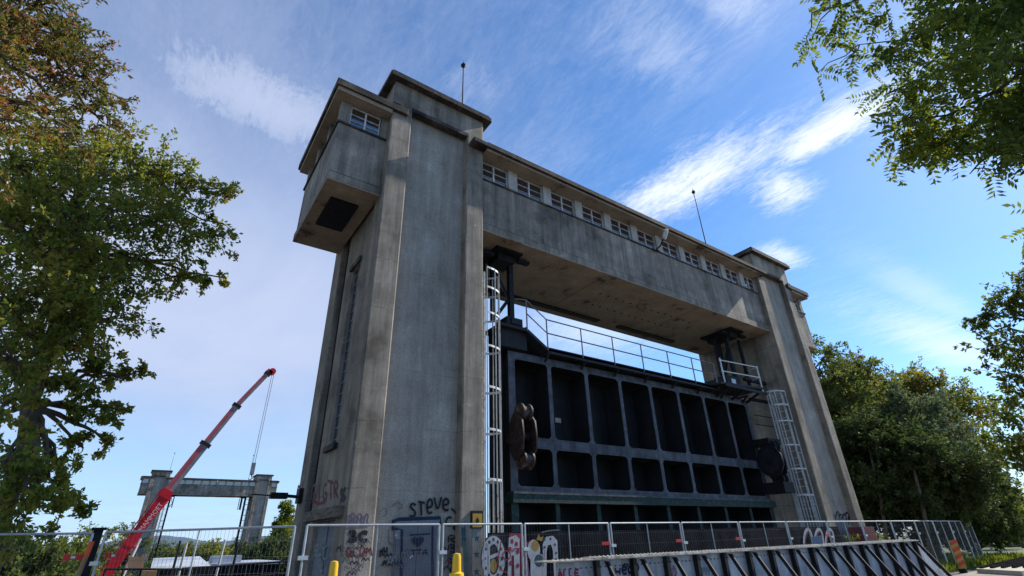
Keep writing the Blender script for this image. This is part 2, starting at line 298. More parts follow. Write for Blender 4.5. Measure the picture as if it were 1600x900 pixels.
p=MB(); p.add([(13,-30,.004),(400,-30,.004),(400,-2.2,.004),(200,-.4,.004),(60,.3,.004),(30,-1.6,.004),(13,-2.9,.004)],[(0,1,2,3,4,5,6)]); tag(p.build('pavement','pave'),kind='structure')
gr=MB(); gr.add([(22,-2.0,.008),(30,-1.55,.008),(60,.35,.008),(200,2.5,.008),(200,40,.008),(24,40,.008),(22,0,.008)],[(0,1,2,3,4,5,6)])
M['grassg']=mottled('grass ground',[(.3,(.03,.045,.012)),(.6,(.07,.10,.02)),(.75,(.13,.15,.03))],scale=2,bump=.5,bscale=30)
tag(gr.build('grass_verge','grassg'),kind='structure')
# hills far away
def hills(name,d,h,a0,a1,mt,seed):
    b=MB(); n=120; vs=[]
    for i in range(n+1):
        a=R(a0+(a1-a0)*i/n); hh=h*(.55+.6*noise.noise(Vector((i*.09,seed,0)))+.1*noise.noise(Vector((i*.6,seed,3))))
        for k,(dd,q) in enumerate(((0,-.02),(260,.7),(600,1.),(1300,.6))):
            vs.append((CP.x+math.cos(a)*(d+dd),CP.y+math.sin(a)*(d+dd),LO+max(hh,2)*q))
    fs=[(i*4+k,i*4+k+1,i*4+k+5,i*4+k+4) for i in range(n) for k in range(3)]
    b.add(vs,fs,0,True); return tag(b.build(name,mt),kind='structure')
M['hillblue']=mottled('distant wooded hill',[(.35,(.045,.075,.10)),(.65,(.085,.125,.16))],scale=.02)
hills('hills',2600,85,60,125,'hillblue',2.3)
# ------------------------------------------------------------------ the lift gate building
B=thing('lift_gate_building',(8,2,0),'large grey concrete lock gate building, two towers joined by a windowed machine bridge','building','lift gate buildings of the lock')
FR=(.62,'')
def tower():
    def poly(side=None,door=None):
        p=[(-3.17,0),(-2.55,0),(-2.55,.26),(-.6,.26),(-.6,0),(0,0),(0,1.0),(-.14,1.0),(-.14,3.2),(0,3.2),(0,4.15),(-3.17,4.15),(-3.17,3.38),(-2.72,3.38),(-2.72,2.86),(-3.10,2.86)]
        if side: p+= [(-3.10,2.16),(-2.92,2.16),(-2.92,1.5),(-3.10,1.5)]
        if door: p+= [(-3.10,2.5),(-2.95,2.5),(-2.95,.75),(-3.10,.75)]
        p+=[(-3.10,.62),(-3.17,.62)]
        return p[::1]
    b=MB(); b.prism(chamf(poly(door=1)),-5.2,2.1); b.prism(chamf(poly()),2.1,3.75); b.prism(chamf(poly(side=1)),3.75,8.65); b.prism(chamf(poly()),8.65,13.55)
    # the recessed front fields carry a smoother render (material 1)
    b.box(-2.55,-.6,.257,.3,0.0,13.5,1)
    b.prism(chamf([(-3.17,0),(0,0),(0,4.15),(-3.17,4.15)]),13.55,14.35)
    for i,q in enumerate(b.f):
        if b.m[i]==0 and len(q)==4:
            a_,b_,c_=(Vector(b.v[j]) for j in q[:3]); n_=(b_-a_).cross(c_-b_)
            if n_.length>0 and abs(n_.normalized().x)>.9: b.m[i]=2
    t=b.build('tower',['concrete','panel','render'],B)
    b=MB(); b.box(-3.0,-2.75,2.88,3.36,0,10.0); b.build('groove_fill','black',t)  # black box set in the side groove to make it darker
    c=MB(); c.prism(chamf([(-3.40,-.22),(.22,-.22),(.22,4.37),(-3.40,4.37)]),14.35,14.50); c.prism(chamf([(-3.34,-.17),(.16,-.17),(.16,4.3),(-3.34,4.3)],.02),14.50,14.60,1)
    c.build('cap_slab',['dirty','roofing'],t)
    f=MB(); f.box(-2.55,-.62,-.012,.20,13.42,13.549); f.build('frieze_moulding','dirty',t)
    # narrow steel stair window
    s=MB(); s.box(-3.0,-2.97,1.5,2.16,3.75,8.65,1)
    for y in (1.5,1.82,2.135): s.box(-3.02,-2.99,y,y+.025,3.75,8.65)
    for k in range(17): s.box(-3.018,-2.995,1.5,2.16,3.9+k*.285,3.915+k*.285)
    s.build('stair_window',['boomgrey','glass'],t)
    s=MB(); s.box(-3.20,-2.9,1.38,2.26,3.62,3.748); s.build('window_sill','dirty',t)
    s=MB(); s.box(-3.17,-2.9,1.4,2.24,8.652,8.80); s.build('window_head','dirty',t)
    l=MB(); l.box(-3.34,-3.0,.15,2.60,2.12,2.32); l.build('door_lintel','lintel',t)
    d=MB(); d.box(-3.0,-2.955,.76,2.49,0,2.09); d.box(-3.03,-2.99,1.6,1.64,0,2.09); d.build('side_door',paint('bluegrey door',(.17,.20,.23)),t)
    # panel door
    d=MB(); d.box(-2.02,-1.05,.235,.256,0,2.06); d.box(-1.98,-1.52,.225,.236,.1,1.95); d.box(-1.50,-1.09,.225,.236,.1,1.95); d.build('door',paint('grey door',(.16,.165,.18)),t)
    return t
def cabin():
    b=MB(); b.box(-4.55,-3.172,.27,3.83,10.34,12.08); b.prism(chamf([(-4.59,.23),(-3.172,.23),(-3.172,3.87),(-4.59,3.87)],.02),10.12,10.34)
    # soffit with a hatch; a black box paints the darkness of its opening
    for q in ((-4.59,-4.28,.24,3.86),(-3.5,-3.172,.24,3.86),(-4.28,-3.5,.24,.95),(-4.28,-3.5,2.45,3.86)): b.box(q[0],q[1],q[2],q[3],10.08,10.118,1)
    b.box(-4.27,-3.51,.96,2.44,10.02,10.14,3)
    b.box(-4.60,-3.172,.22,3.88,12.082,12.14,2); b.box(-4.575,-3.172,.245,3.85,10.341,10.37,3)  # the black strip over the ledge paints in a shadow gap
    for x in (-4.55,-3.36): b.box(x,x+(.27 if x<-4 else .187),.27,.5,12.14,12.93,1 if 0 else 0)
    for y in (1.35,2.55,3.60): b.box(-4.55,-4.32,y,y+.23,12.14,12.93)
    b.box(-3.36,-3.172,3.6,3.83,12.14,12.93)
    b.box(-4.2,-3.2,.7,3.5,12.15,12.93,3)
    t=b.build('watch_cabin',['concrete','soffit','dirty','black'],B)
    def win(p0,p1,nrm):
        p0=Vector(p0); p1=Vector(p1); d=p1-p0; n=Vector(nrm)*.03; w=MB(); z0,z1=12.14,12.92
        def bb(a,bz,t0,t1): 
            w.bar(p0+d*a+Vector((0,0,(t0+t1)/2)),p0+d*bz+Vector((0,0,(t0+t1)/2)),.04,t1-t0)
        bb(0,1,z0,z0+.025); bb(0,1,z1-.03,z1); bb(0,1,12.63,12.648); bb(0,1,12.39,12.40)
        for f in (.02,.5,.98): w.bar(p0+d*f+Vector((0,0,z0)),p0+d*f+Vector((0,0,z1)),.05 if f==.5 else .025,.05 if f==.5 else .03)
        for f in (.25,.75): pass
        q=n; w.slab([p0-q*.3+Vector((0,0,z0)),p1-q*.3+Vector((0,0,z0)),p1-q*.3+Vector((0,0,z1)),p0-q*.3+Vector((0,0,z1))],-q*.3,1)
        w.build('window',['whitepaint','glass'],t)
    win((-4.26,.36,0),(-3.38,.36,0),(0,-1,0))
    win((-4.44,1.33,0),(-4.44,.53,0),(-1,0,0)); win((-4.44,2.53,0),(-4.44,1.6,0),(-1,0,0)); win((-4.44,3.58,0),(-4.44,2.8,0),(-1,0,0))
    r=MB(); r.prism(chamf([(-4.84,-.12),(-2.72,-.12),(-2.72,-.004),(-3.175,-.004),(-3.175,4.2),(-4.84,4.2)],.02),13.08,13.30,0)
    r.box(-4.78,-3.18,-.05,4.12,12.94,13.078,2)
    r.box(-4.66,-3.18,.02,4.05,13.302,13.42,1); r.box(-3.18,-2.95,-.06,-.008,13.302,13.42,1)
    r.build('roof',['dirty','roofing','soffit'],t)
    return t
def rod(x,y,z0,z1):
    b=MB(); b.tube([(x,y,z0),(x,y,z1)],[.035,.018],8); b.lathe((x,y,z1-.22),[(.02,-.12),(.10,0),(.10,.05),(.02,.16)]); b.tube([(x,y,z1-.1),(x,y,z1+.06)],[.02,.004],6); return b.build('lightning_rod','black',B)
tower(); cabin(); MX[0]=8.0; tower(); cabin(); MX[0]=None
rod(-.29,1,14.6,18.28); rod(14.68,1.5,13.2,18.85)
# machine bridge
b=MB(); b.box(.001,15.999,.19,3.9,10.14,12.08); b.box(.001,15.999,.13,3.96,10.12,10.36,0)
b.box(.002,15.998,.128,3.962,10.08,10.118,1); b.box(.001,15.999,.165,3.94,10.362,10.40,4)  # black strip above the lip stands in for a shadow gap
b.box(.001,15.999,.15,3.94,12.082,12.14,3)
xs=[-.37+1.5*k for k in range(12)]
for k in range(12):
    xa=max(.001,xs[k]+.0); xb=min(15.999,xs[k]+.36)
    b.box(xa,xb,.19,.5,12.14,12.95,2)
    b.box(xa,xb,3.6,3.9,12.14,12.95,2)
b.box(.01,15.99,.9,3.2,12.145,12.95,4)
# thin down-stand ribs and board marks under the slab
for x in (5.35,10.7): b.box(x,x+.05,.3,3.8,10.06,10.079,1)
b.box(2.0,8.0,3.3,3.55,10.03,10.079,5); b.box(9.2,13.0,3.3,3.55,10.03,10.079,5)
for r_ in range(2):
    for k in range(14): b.box(6.2+k*.42,6.27+k*.42,1.4+r_*.9,1.47+r_*.9,10.068,10.079,5)
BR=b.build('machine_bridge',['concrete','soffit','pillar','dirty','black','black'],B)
for k in range(11):
    x0=xs[k]+.36; x1=xs[k]+1.5; x0=max(x0,.03); x1=min(x1,15.97); w=MB(); y=.30
    z0,z1=12.14,12.93
    w.box(x0,x1,y+.012,y+.03,z0,z1,1)
    w.box(x0,x1,y-.02,y+.04,z0,z0+.025); w.box(x0,x1,y-.02,y+.04,z1-.03,z1)
    for f in (0,.5,1): c=x0+(x1-x0)*f+(.02 if f==0 else -.02 if f==1 else 0); w.box(c-(.024 if f==.5 else .012),c+(.024 if f==.5 else .012),y-.025,y+.035,z0+.025,z1-.03)
    w.box(x0+.04,x1-.04,y-.012,y+.035,12.62,12.638); w.box(x0+.04,x1-.04,y-.012,y+.035,12.375,12.388)
    w.build('window',['whitepaint','glass'],BR)
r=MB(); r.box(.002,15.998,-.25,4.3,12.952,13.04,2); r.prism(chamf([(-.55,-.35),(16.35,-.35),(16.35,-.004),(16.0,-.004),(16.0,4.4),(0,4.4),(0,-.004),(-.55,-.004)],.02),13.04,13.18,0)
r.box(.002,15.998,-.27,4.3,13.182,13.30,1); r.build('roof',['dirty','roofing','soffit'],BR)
l=MB(); l.tube([(8.35,.15,12.05),(8.45,-.1,12.2),(8.5,-.25,12.45)],.03,8); l.lathe((8.52,-.27,12.45),[(.07,0),(.10,.10),(.10,.42),(.06,.46)],ax=(.15,-.35,.9),n=14,mi=1); l.tube([(8.1,.1,12.02),(8.5,.05,12.06)],.03,6,0)
tag(l.build('floodlight',['black','whitepaint'],BR),'small white floodlight on a bracket')
# caged ladders
def ladder(zt=8.75,hz=(2.95,4.15,5.25,6.40,7.4,8.2,8.85)):
    b=MB(); y0,y1=.30,.72; x=.22
    for y in (y0,y1): b.box(x-.03,x+.03,y-.012,y+.012,1.6,zt)
    z=1.9
    while z<zt-.15: b.tube([(x,y0,z),(x,y1,z)],.013,6); z+=.28
    for z in (2.6,4.6,6.6,8.4):
        if z>zt: continue
        for y in (y0,y1): b.box(.001,x-.03,y-.01,y+.01,z,z+.04)
    c=MB(); R_=.37
    def hoop(z,a): return (x+.0+R_*math.sin(a)*1.75 if False else x+max(0,math.sin(a))*.62, (y0+y1)/2-math.cos(a)*.36, z)
    arc=[math.pi*i/12 for i in range(13)]
    for z in hz:
        pts=[hoop(z,a) for a in arc]
        for p,q in zip(pts,pts[1:]): c.bar(p,q,.012,.06)
    for i in (0,2,4,6,8,10,12):
        p=hoop(0,arc[i]); c.bar((p[0],p[1],2.95),(p[0],p[1],hz[-1]+.02),.04,.012,up=(1,0,0))
    for i in range(0,13,1):
        p=hoop(0,arc[i]); c.bar((p[0],p[1],1.55),(p[0],p[1],2.95),.035,.012,up=(1,0,0))
    l=b.build('ladder','ladder',B); c.build('safety_cage','ladder',l)
ladder()
MX[0]=8.0; 
ladder(7.15,(2.95,3.95,4.9,5.9,6.6,7.2)); MX[0]=None
def mast(parent,mir=False):
    b=MB()
    for x in (.42,1.02): b.box(x-.06,x+.06,1.6,1.8,-4.6,10.07)
    z=-2.
    while z<9.9: b.box(.47,.97,1.64,1.72,z,z+.09); z+=1.05
    b.box(.95,1.25,2.2,2.4,-4.6,10.07)
    return b.build('guide_mast','black',parent)
mast(B)
# hoist hangers below the slab
def hanger(x0,x1,y0,y1,cols,zb):
    b=MB(); b.box(x0-.15,x1+.15,y0-.15,y1+.2,10.0,10.079); b.box(x0+.05,x1,y0+.1,y1,9.76,10.0); b.box(x0-.5,x0-.1,y0+.1,y0+.3,9.82,9.95); b.box(x1+.1,x1+.55,y0,y0+.2,9.86,9.96)
    for cx,cy,w in cols: b.box(cx-w/2,cx+w/2,cy-w/2,cy+w/2,zb,9.72)
    return b
h=hanger(1.05,1.75,.75,1.5,[(1.68,1.05,.16),(1.15,1.3,.12)],7.75)
h.bar((1.68,1.05,8.6),(1.25,1.25,7.9),.1,.1); h.bar((1.2,1.3,9.7),(1.6,1.1,8.6),.07,.07)
h.build('hoist_hanger','black',B)
h=hanger(13.9,14.6,.9,2.2,[(14.0,1.25,.16),(14.28,1.9,.2),(14.75,1.1,.12),(13.75,1.7,.12)],7.5)
h.bar((14.0,1.25,9.3),(14.28,1.9,8.2),.12,.12); h.build('hoist_hanger','black',B)
# ------------------------------------------------------------------ the lift gate
G=thing('lift_gate',(8,2,1),'dark slate riveted steel lift gate hanging between the towers','lock gate')
GX0,GX1,GY=1.66,14.45,1.24; PIT=(GX1-GX0)/8
b=MB()
rows=[(1.0,2.52),(2.95,3.99),(4.30,6.62)]
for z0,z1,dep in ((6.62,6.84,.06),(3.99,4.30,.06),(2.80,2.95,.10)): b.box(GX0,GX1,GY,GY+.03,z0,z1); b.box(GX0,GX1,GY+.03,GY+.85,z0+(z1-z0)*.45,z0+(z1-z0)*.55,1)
for z in (3.99,4.30): b.box(GX0,GX1,GY-.012,GY,z-.02 if z>4.1 else z,z if z>4.1 else z+.02)
for k in range(9):
    x=GX0+PIT*k; w=.20 if k in (0,8) else .075
    xa,xb=(x,x+.24) if k==0 else (x-.24,x) if k==8 else (x-w,x+w)
    for z0,z1 in rows:
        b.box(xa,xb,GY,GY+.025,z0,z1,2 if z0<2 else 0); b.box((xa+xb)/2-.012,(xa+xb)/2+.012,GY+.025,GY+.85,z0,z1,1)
        if z0<2: continue
        g_=.09
        for sx in (-1,1):
            xe=xb if sx>0 else xa
            if (k==0 and sx<0) or (k==8 and sx>0): continue
            for zc,sz in ((z0,1),(z1,-1)):
                pts=[(xe,GY+.002,zc),(xe+sx*g_,GY+.002,zc),(xe,GY+.002,zc+sz*g_)]
                if sx*sz<0: pts=pts[::-1]
                b.slab(pts,(0,.02,0))
b.box(GX0-.03,GX1+.05,GY-.14,GY+.85,2.52,2.80,3); 
b.box(GX0-.03,GX1+.03,GY-.16,GY-.14,2.74,2.795,0)
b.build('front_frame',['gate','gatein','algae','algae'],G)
# rivets
b=MB()
def rivets(x0,x1,z,step=.1):
    n=int((x1-x0)/step)
    for i in range(n):
        x=x0+(i+.5)*(x1-x0)/n; b.box(x-.011,x+.011,GY-.012,GY,z-.011,z+.011)
for z in (6.70,6.79,4.05,4.14,4.23,2.88): rivets(GX0,GX1,z,.13)
b.build('rivet_rows','gate',G)['kind']='stuff'
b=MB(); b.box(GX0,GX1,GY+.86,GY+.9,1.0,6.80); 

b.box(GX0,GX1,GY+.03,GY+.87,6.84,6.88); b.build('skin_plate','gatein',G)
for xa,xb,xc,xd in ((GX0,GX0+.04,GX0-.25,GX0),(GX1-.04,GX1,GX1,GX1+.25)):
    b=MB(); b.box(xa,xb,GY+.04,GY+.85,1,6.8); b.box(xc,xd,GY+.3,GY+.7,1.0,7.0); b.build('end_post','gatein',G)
# little paper notices and a patch in the cells
b=MB(); b.box(4.08,4.32,GY+.83,GY+.858,5.05,5.2); b.build('notice','girdertop',G)
def bogie(x0,gap,mt,disc):
    yc,zc=.74,4.18; t=MB()
    out=[(-.10,-.64),(.10,-.64),(.28,-.38),(.32,0),(.28,.38),(.10,.64),(-.10,.64),(-.32,.38),(-.37,0),(-.32,-.38)]
    for x in (x0,x0+gap):
        t.slab([(x,yc+py,zc+pz) for py,pz in out],(.05,0,0))
        t.slab([(x-.012,yc+py*.72,zc+pz*.72) for py,pz in out],(.01,0,0))
        t.lathe((x-.03,yc,zc),[(.11,0),(.11,.12)],ax=(1,0,0),n=16)
        for k in range(6):
            a=k*math.pi/3+.5; t.lathe((x-.03,yc+.2*math.cos(a),zc+.36*math.sin(a)),[(.028,0),(.028,.1)],ax=(1,0,0),n=8)
    t.tube([(x0+.05,yc,zc),(x0+gap,yc,zc)],.10,12)
    t.box(x0+.08,x0+gap-.03,yc+.1,GY+.1,zc-.14,zc+.14)
    if disc:
        cy_,cz_=yc-.05,zc+.05
        for rr2,xx0,th,k_ in ((.64,x0-.10,.09,10),(.50,x0-.14,.045,10),(.16,x0-.19,.06,8)):
            t.slab([(xx0,cy_+rr2*.86*math.cos(2*math.pi*a/k_+.3),cz_+rr2*math.sin(2*math.pi*a/k_+.3)) for a in range(k_)],(th,0,0),1 if rr2==.50 else 0)
        for a in range(10): t.lathe((x0-.115,cy_+.5*math.cos(a*.628),cz_+.57*math.sin(a*.628)),[(.028,0),(.028,.03)],ax=(1,0,0),n=6)
        t.box(x0-.05,x0+gap+.2,yc-.35,GY+.1,zc-1.15,zc-.75); t.box(x0-.1,x0+gap+.3,yc-.2,GY+.1,zc+.7,zc+.95)
    o=t.build('roller_bogie',[mt,'gatein'],G)
    for dz in (-.64,.64):
        w=MB(); w.lathe((x0+.075,yc-.10,zc+dz),[(.08,0),(.25,0),(.25,.05),(.18,.07),(.18,gap-.19),(.25,gap-.17),(.25,gap-.12),(.08,gap-.12)],ax=(1,0,0),n=24); w.build('roller','rustrim' if not disc else mt,o)
bogie(1.50,.44,'rust',False); bogie(14.2,.50,'black',True)
# stays from the gate to the far tower
for z,w_ in ((6.95,.12),(6.25,.03),(5.85,.03)):
    b=MB(); b.bar((GX1+.2,1.2,z),(15.9,1.0,z-.05),w_,w_); b.build('stay','black',G)
# walkway with railings on top of the gate
wk=MB(); yw0,yw1=.92,1.9
wk.box(3.0,12.0,yw0,yw1,6.98,7.06); wk.box(3.0,12.0,yw0,yw0+.03,6.90,7.10)
wk.slab([(2.15,yw0,7.50),(3.0,yw0,6.98),(3.0,yw0,7.08),(2.15,yw0,7.62)],(0,yw1-yw0,0)); wk.box(1.2,2.15,yw0,yw1,7.48,7.58)
for k in range(8): x=3.1+k*PIT*.98; wk.bar((x,yw0,6.98),(x+.0,GY,6.72),.06,.06); wk.bar((x,yw0+.02,6.96),(x,yw1,6.96),.06,.08)
wk.box(1.3,2.3,1.1,1.8,6.9,7.48); wk.box(1.45,2.05,.95,1.6,7.58,7.85); wk.box(1.6,2.0,.90,.949,7.62,7.82)
wo=wk.build('walkway','gatein',G)
ra=MB()
def rail(pts,h,mt='boomgrey',mid=True,post=None,r=.022):
    for dz in ([h,h*.52] if mid else [h]):
        ra.tube([(p[0],p[1],p[2]+dz) for p in pts],r,6)
rail([(2.2,yw0,7.57),(3.0,yw0,7.06),(12.0,yw0,7.06)],1.0)
for x,z in [(2.2,7.5),(3.0,7.0)]+[(3.0+1.5*k,7.0) for k in range(1,7)]: ra.tube([(x,yw0,z),(x,yw0,z+1.05)],.024,6)
ra.tube([(2.2,yw0,8.57),(2.05,yw0+.1,8.6),(1.7,yw0+.3,8.6)],.022,6)
ra.build('railing','boomgrey',wo)
pf=MB(); pf.slab([(11.6,.52,7.05),(14.9,.52,7.25),(14.9,.52,7.33),(11.6,.52,7.13)],(0,1.4,0)); pf.box(11.9,14.95,.50,.56,7.0,7.12)
for x in (12.2,13.3,14.4): pf.bar((x,.55,7.05),(x,GY+.1,6.72),.07,.09)
pf.box(12.9,13.9,1.0,1.6,7.3,7.75); pf.box(12.3,12.9,1.2,1.7,7.2,7.5); pf.box(13.2,13.5,.98,.999,7.42,7.62,1); pf.box(14.3,15.95,.95,1.1,7.72,7.85)
po=pf.build('service_platform',['gatein','galv'],G)
ra=MB()
for dz in (.95,.48): ra.tube([(11.9,.55,7.15+dz),(14.75,.55,7.28+dz*1.02),(14.85,1.1,7.28+dz)],.03,6)
for x in (11.95,14.72): ra.tube([(x,.55,7.1),(x,.55,8.2+(x-11.9)*.03-.0)],.03,6)
ra.build('railing','galv',po)
# ------------------------------------------------------------------ parapet wall carrying graffiti
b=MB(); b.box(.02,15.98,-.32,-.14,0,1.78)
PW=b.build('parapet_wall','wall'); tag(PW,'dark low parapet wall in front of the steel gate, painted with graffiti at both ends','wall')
# ------------------------------------------------------------------ graffiti : ribbons of paint on real walls
GL={'S':[[(.9,.85),(.6,1),(.2,.9),(.15,.65),(.8,.4),(.85,.15),(.5,0),(.1,.12)]],'T':[[(0,1),(1,.95)],[(.5,.98),(.5,0)]],
'e':[[(.1,.42),(.9,.5),(.85,.85),(.5,1),(.15,.75),(.1,.35),(.4,0),(.9,.12)]],'V':[[(0,1),(.45,0),(1,1.05)]],'C':[[(.9,.85),(.5,1),(.1,.7),(.1,.3),(.5,0),(.95,.15)]],
'3':[[(.1,.9),(.6,1),(.85,.75),(.4,.52),(.9,.3),(.6,0),(.05,.1)]],'N':[[(0,0),(.1,1),(.85,.05),(.95,1)]],'H':[[(.05,0),(.05,1)],[(.05,.5),(.9,.5)],[(.9,0),(.9,1)]],
'G':[[(.9,.85),(.5,1),(.1,.6),(.2,.1),(.7,0),(.9,.4),(.5,.45)]],'R':[[(.1,0),(.1,1),(.8,.9),(.75,.55),(.15,.5),(.9,0)]],'A':[[(0,0),(.5,1),(1,0)],[(.2,.4),(.8,.4)]],
'E':[[(.9,1),(.1,.95),(.1,0),(.9,.05)],[(.1,.5),(.7,.5)]],'I':[[(.5,0),(.5,1)]],'O':[[(.5,1),(.1,.7),(.1,.3),(.5,0),(.9,.3),(.9,.7),(.5,1)]],'L':[[(.1,1),(.1,0),(.85,.05)]],'K':[[(.1,0),(.1,1)],[(.9,1),(.15,.5),(.9,0)]],
'M':[[(0,0),(.15,1),(.5,.4),(.85,1),(1,0)]],'B':[[(.1,0),(.1,1),(.7,.9),(.7,.6),(.15,.52),(.85,.4),(.8,.05),(.1,0)]],'D':[[(.1,0),(.1,1),(.7,.85),(.9,.4),(.6,.02),(.1,0)]],
'Y':[[(0,1),(.5,.5),(1,1)],[(.5,.5),(.4,0)]],'U':[[(.05,1),(.1,.2),(.5,0),(.9,.2),(.95,1)]],',':[[(.3,.25),(.1,-.15)]],'.':[[(.2,.1),(.35,0)]],'W':[[(0,1),(.25,0),(.5,.7),(.75,0),(1,1)]]}
def ribbon(b,pts,w,n,mi=0,smooth=True):
    pts=[Vector(p) for p in pts]
    if smooth and len(pts)>2:
        for _ in range(2):
            q=[pts[0]]
            for a,c in zip(pts,pts[1:]): q+= [a*.75+c*.25,a*.25+c*.75]
            q.append(pts[-1]); pts=q
    n=Vector(n)
    L=[];Rr=[]
    for i,p in enumerate(pts):
        d=(pts[min(i+1,len(pts)-1)]-pts[max(i-1,0)]); d=d.normalized() if d.length>1e-6 else Vector((1,0,0)); s=d.cross(n).normalized()*w/2*(.8+.4*random.random()*.5)
        L.append(p+s);Rr.append(p-s)
    for i in range(len(pts)-1): b.add([L[i],L[i+1],Rr[i+1],Rr[i]],[(0,1,2,3)],mi)
def pixpath(pl,ax,val,lift): 
    out=[]
    for u,v in pl:
        p=on(u,v,ax,val-lift); out.append(p)
    return out
class Graf:
    k=0
    def __init__(s,ax,val,n): s.ax=ax;s.val=val;s.n=n;s.b=MB();s.mats=[];s.z=0
    def mi(s,c):
        if c not in s.mats: s.mats.append(c)
        return s.mats.index(c)
    def lift(s): s.z+=1; return .004+.0006*s.z
    def line(s,pl,c,w=.05,smooth=True): ribbon(s.b,pixpath(pl,s.ax,s.val,s.lift()),w,s.n,s.mi(c),smooth)
    def fill(s,pl,c):
        q=pixpath(pl,s.ax,s.val,s.lift()); s.b.add(q,[tuple(range(len(q)))],s.mi(c))
    def text(s,txt,u0,v0,u1,v1,h,c,w=.05,rise=0,wob=2.):
        n=len(txt); 
        for i,ch in enumerate(txt):
            cu=u0+(u1-u0)*i/n; cw=(u1-u0)/n*.86; cv=v0+(v1-v0)*i/n; hh=h*(.9+.25*random.random())
            for st in GL[ch]: s.line([(cu+x*cw+random.uniform(-wob,wob)*.3,cv-y*hh+random.uniform(-wob,wob)*.3) for x,y in st],c,w)
    def flush(s,parent):
        o=s.build(parent); s.b=MB(); s.mats=[]; return o
    def build(s,parent): return s.b.build('graffiti',[paint(*CL[c]) if isinstance(CL[c],tuple) else CL[c] for c in s.mats],parent)
CL={'k':('spray black',(.012,.012,.016)),'b':('spray navy',(.014,.02,.05)),'lb':('spray pale blue',(.17,.22,.27)),'r':('spray red',(.30,.02,.04)),'dr':('spray dark red',(.15,.018,.03)),'p':('spray purple',(.13,.09,.17)),
    'w':('spray white',(.44,.46,.48)),'g':('spray grey',(.22,.24,.25)),'y':('spray ochre',(.34,.22,.05)),'t':('spray teal',(.02,.07,.085)),'pk':('spray pink',(.34,.16,.20)),'bl':('spray blue',(.04,.10,.22)),'gy':('spray mid grey',(.13,.13,.14))}
KT=[o for o in bpy.data.objects if o.name.startswith('tower')]
T1=[o for o in KT if o.name=='tower'][0]; T2=[o for o in KT if o.name=='tower.001'][0]
F=(0,-1,0)
q=Graf('y',.222,F)            # recessed field
q.text('STeVe',640,808,704,796,22,'k',.055); q.line([(705,794),(711,800)],'k',.05); q.line([(711,800),(713,803)],'k',.05); q.flush(T1)
q.text('C',696,822,708,820,14,'k',.05); q.line([(709,822),(715,818),(721,824),(716,830),(709,826),(709,822)],'k',.07); q.flush(T1)
q.line([(614,828),(614,814),(624,811),(688,809),(688,822)],'b',.07,False); q.fill([(617,820),(619,815),(686,812),(686,819)],'lb')
q.line([(614,826),(628,828),(627,905)],'b',.06,False); q.line([(676,822),(676,905)],'b',.05,False); q.line([(607,828),(607,852),(626,850)],'gy',.03)
q.line([(640,836),(672,834)],'b',.035); q.fill([(617,829),(625,828),(625,842),(617,843)],'g')
q.flush(T1); q.text('NH',594,870,606,868,14,'k',.045); q.text('AI',598,884,614,884,10,'k',.04); q.flush(T1); q.text('TTA',642,868,670,866,9,'b',.03)
q.line([(594,800),(602,792),(606,802),(598,808)],'gy',.02); q.line([(612,792),(620,784),(630,790),(622,796)],'gy',.02)
q.flush(T1)
for i,ch in enumerate('RBEMS'): q.text(ch,700,848+i*13,716,846+i*13,11,'k',.045)
q.line([(618,838),(620,834)],'w',.06); q.line([(640,872),(645,868)],'w',.04)
heart=[(654,855),(644,846),(644,840),(649,838),(653,841),(657,838),(662,839),(662,846)]
q.flush(T1)
for k in range(9):
    u=596+k*4.2+random.uniform(-2,2); v=890+random.uniform(-24,6); q.line([(u,v),(u+3,v-9),(u+6,v-2),(u+9,v-11),(u+11,v)],random.choice(['gy','k','p','g']),.025)
for k in range(5):
    u=690+random.uniform(-4,12); v=860+k*10; q.line([(u,v),(u+4,v-7),(u+8,v+2),(u+12,v-5)],random.choice(['gy','k','dr']),.03)
q.flush(T1); q.fill(heart,'b'); q.build(T1)
q=Graf('y',0,F)               # pilaster fronts
q.text('3C',543,846,578,846,15,'k',.085); q.flush(T1)
for k in range(3): q.line([(545+k*11,818),(548+k*12,800+k),(556+k*10,806),(550+k*11,816),(560+k*9,820)],'p',.035)
q.line([(544,822),(580,819)],'p',.04); q.flush(T1)
for k in range(10):
    u=540+random.uniform(0,34); v=850+k*5.5; q.line([(u,v),(u+3,v-8),(u+7,v),(u+10,v-7),(u+13,v-1)],random.choice(['gy','g','dr','p','k']),.022)
q.flush(T1); q.text('OCOM',541,872,582,868,16,'dr',.03); q.text('BO',546,860,570,858,10,'gy',.02)
q.flush(T1); q.line([(724,822),(728,900)],'t',.10,False); q.line([(722,824),(730,816)],'lb',.05)
q.flush(T1); q.fill([(738,823),(752,823),(752,905),(738,905)],'g')
for v in (841,866,893):
    st=[]
    for k in range(10):
        a=-math.pi/2+k*math.pi/5; r_=7 if k%2==0 else 2.8; st.append((745+r_*.75*math.cos(a),v+r_*math.sin(a)))
    q.fill(st,'t')
q.build(T1)
q=Graf('x',-3.10,(-1,0,0)); 
q.text('GIGTR',486,786,530,776,26,'dr',.075); q.line([(489,781),(497,788),(507,784)],'dr',.07); q.flush(T1)
for a in range(3): q.text('EY',490+a*5,868+a*16,512,868+a*16,16,'g',.04); q.flush(T1) if a<2 else None
q.build(T1)
q=Graf('x',-3.17,(-1,0,0)); q.text('SC',532,782,541,774,16,'k',.09); q.line([(534,779),(537,784),(540,776)],'k',.06); q.flush(T1); q.line([(463,780),(466,754),(470,776),(474,752)],'dr',.09); q.flush(T1); q.text('MI',526,862,540,862,10,'k',.04); q.build(T1)
q=Graf('y',-.32,F)            # the big piece on the parapet
q.fill([(796,833),(818,834),(822,905),(794,905)],'r')
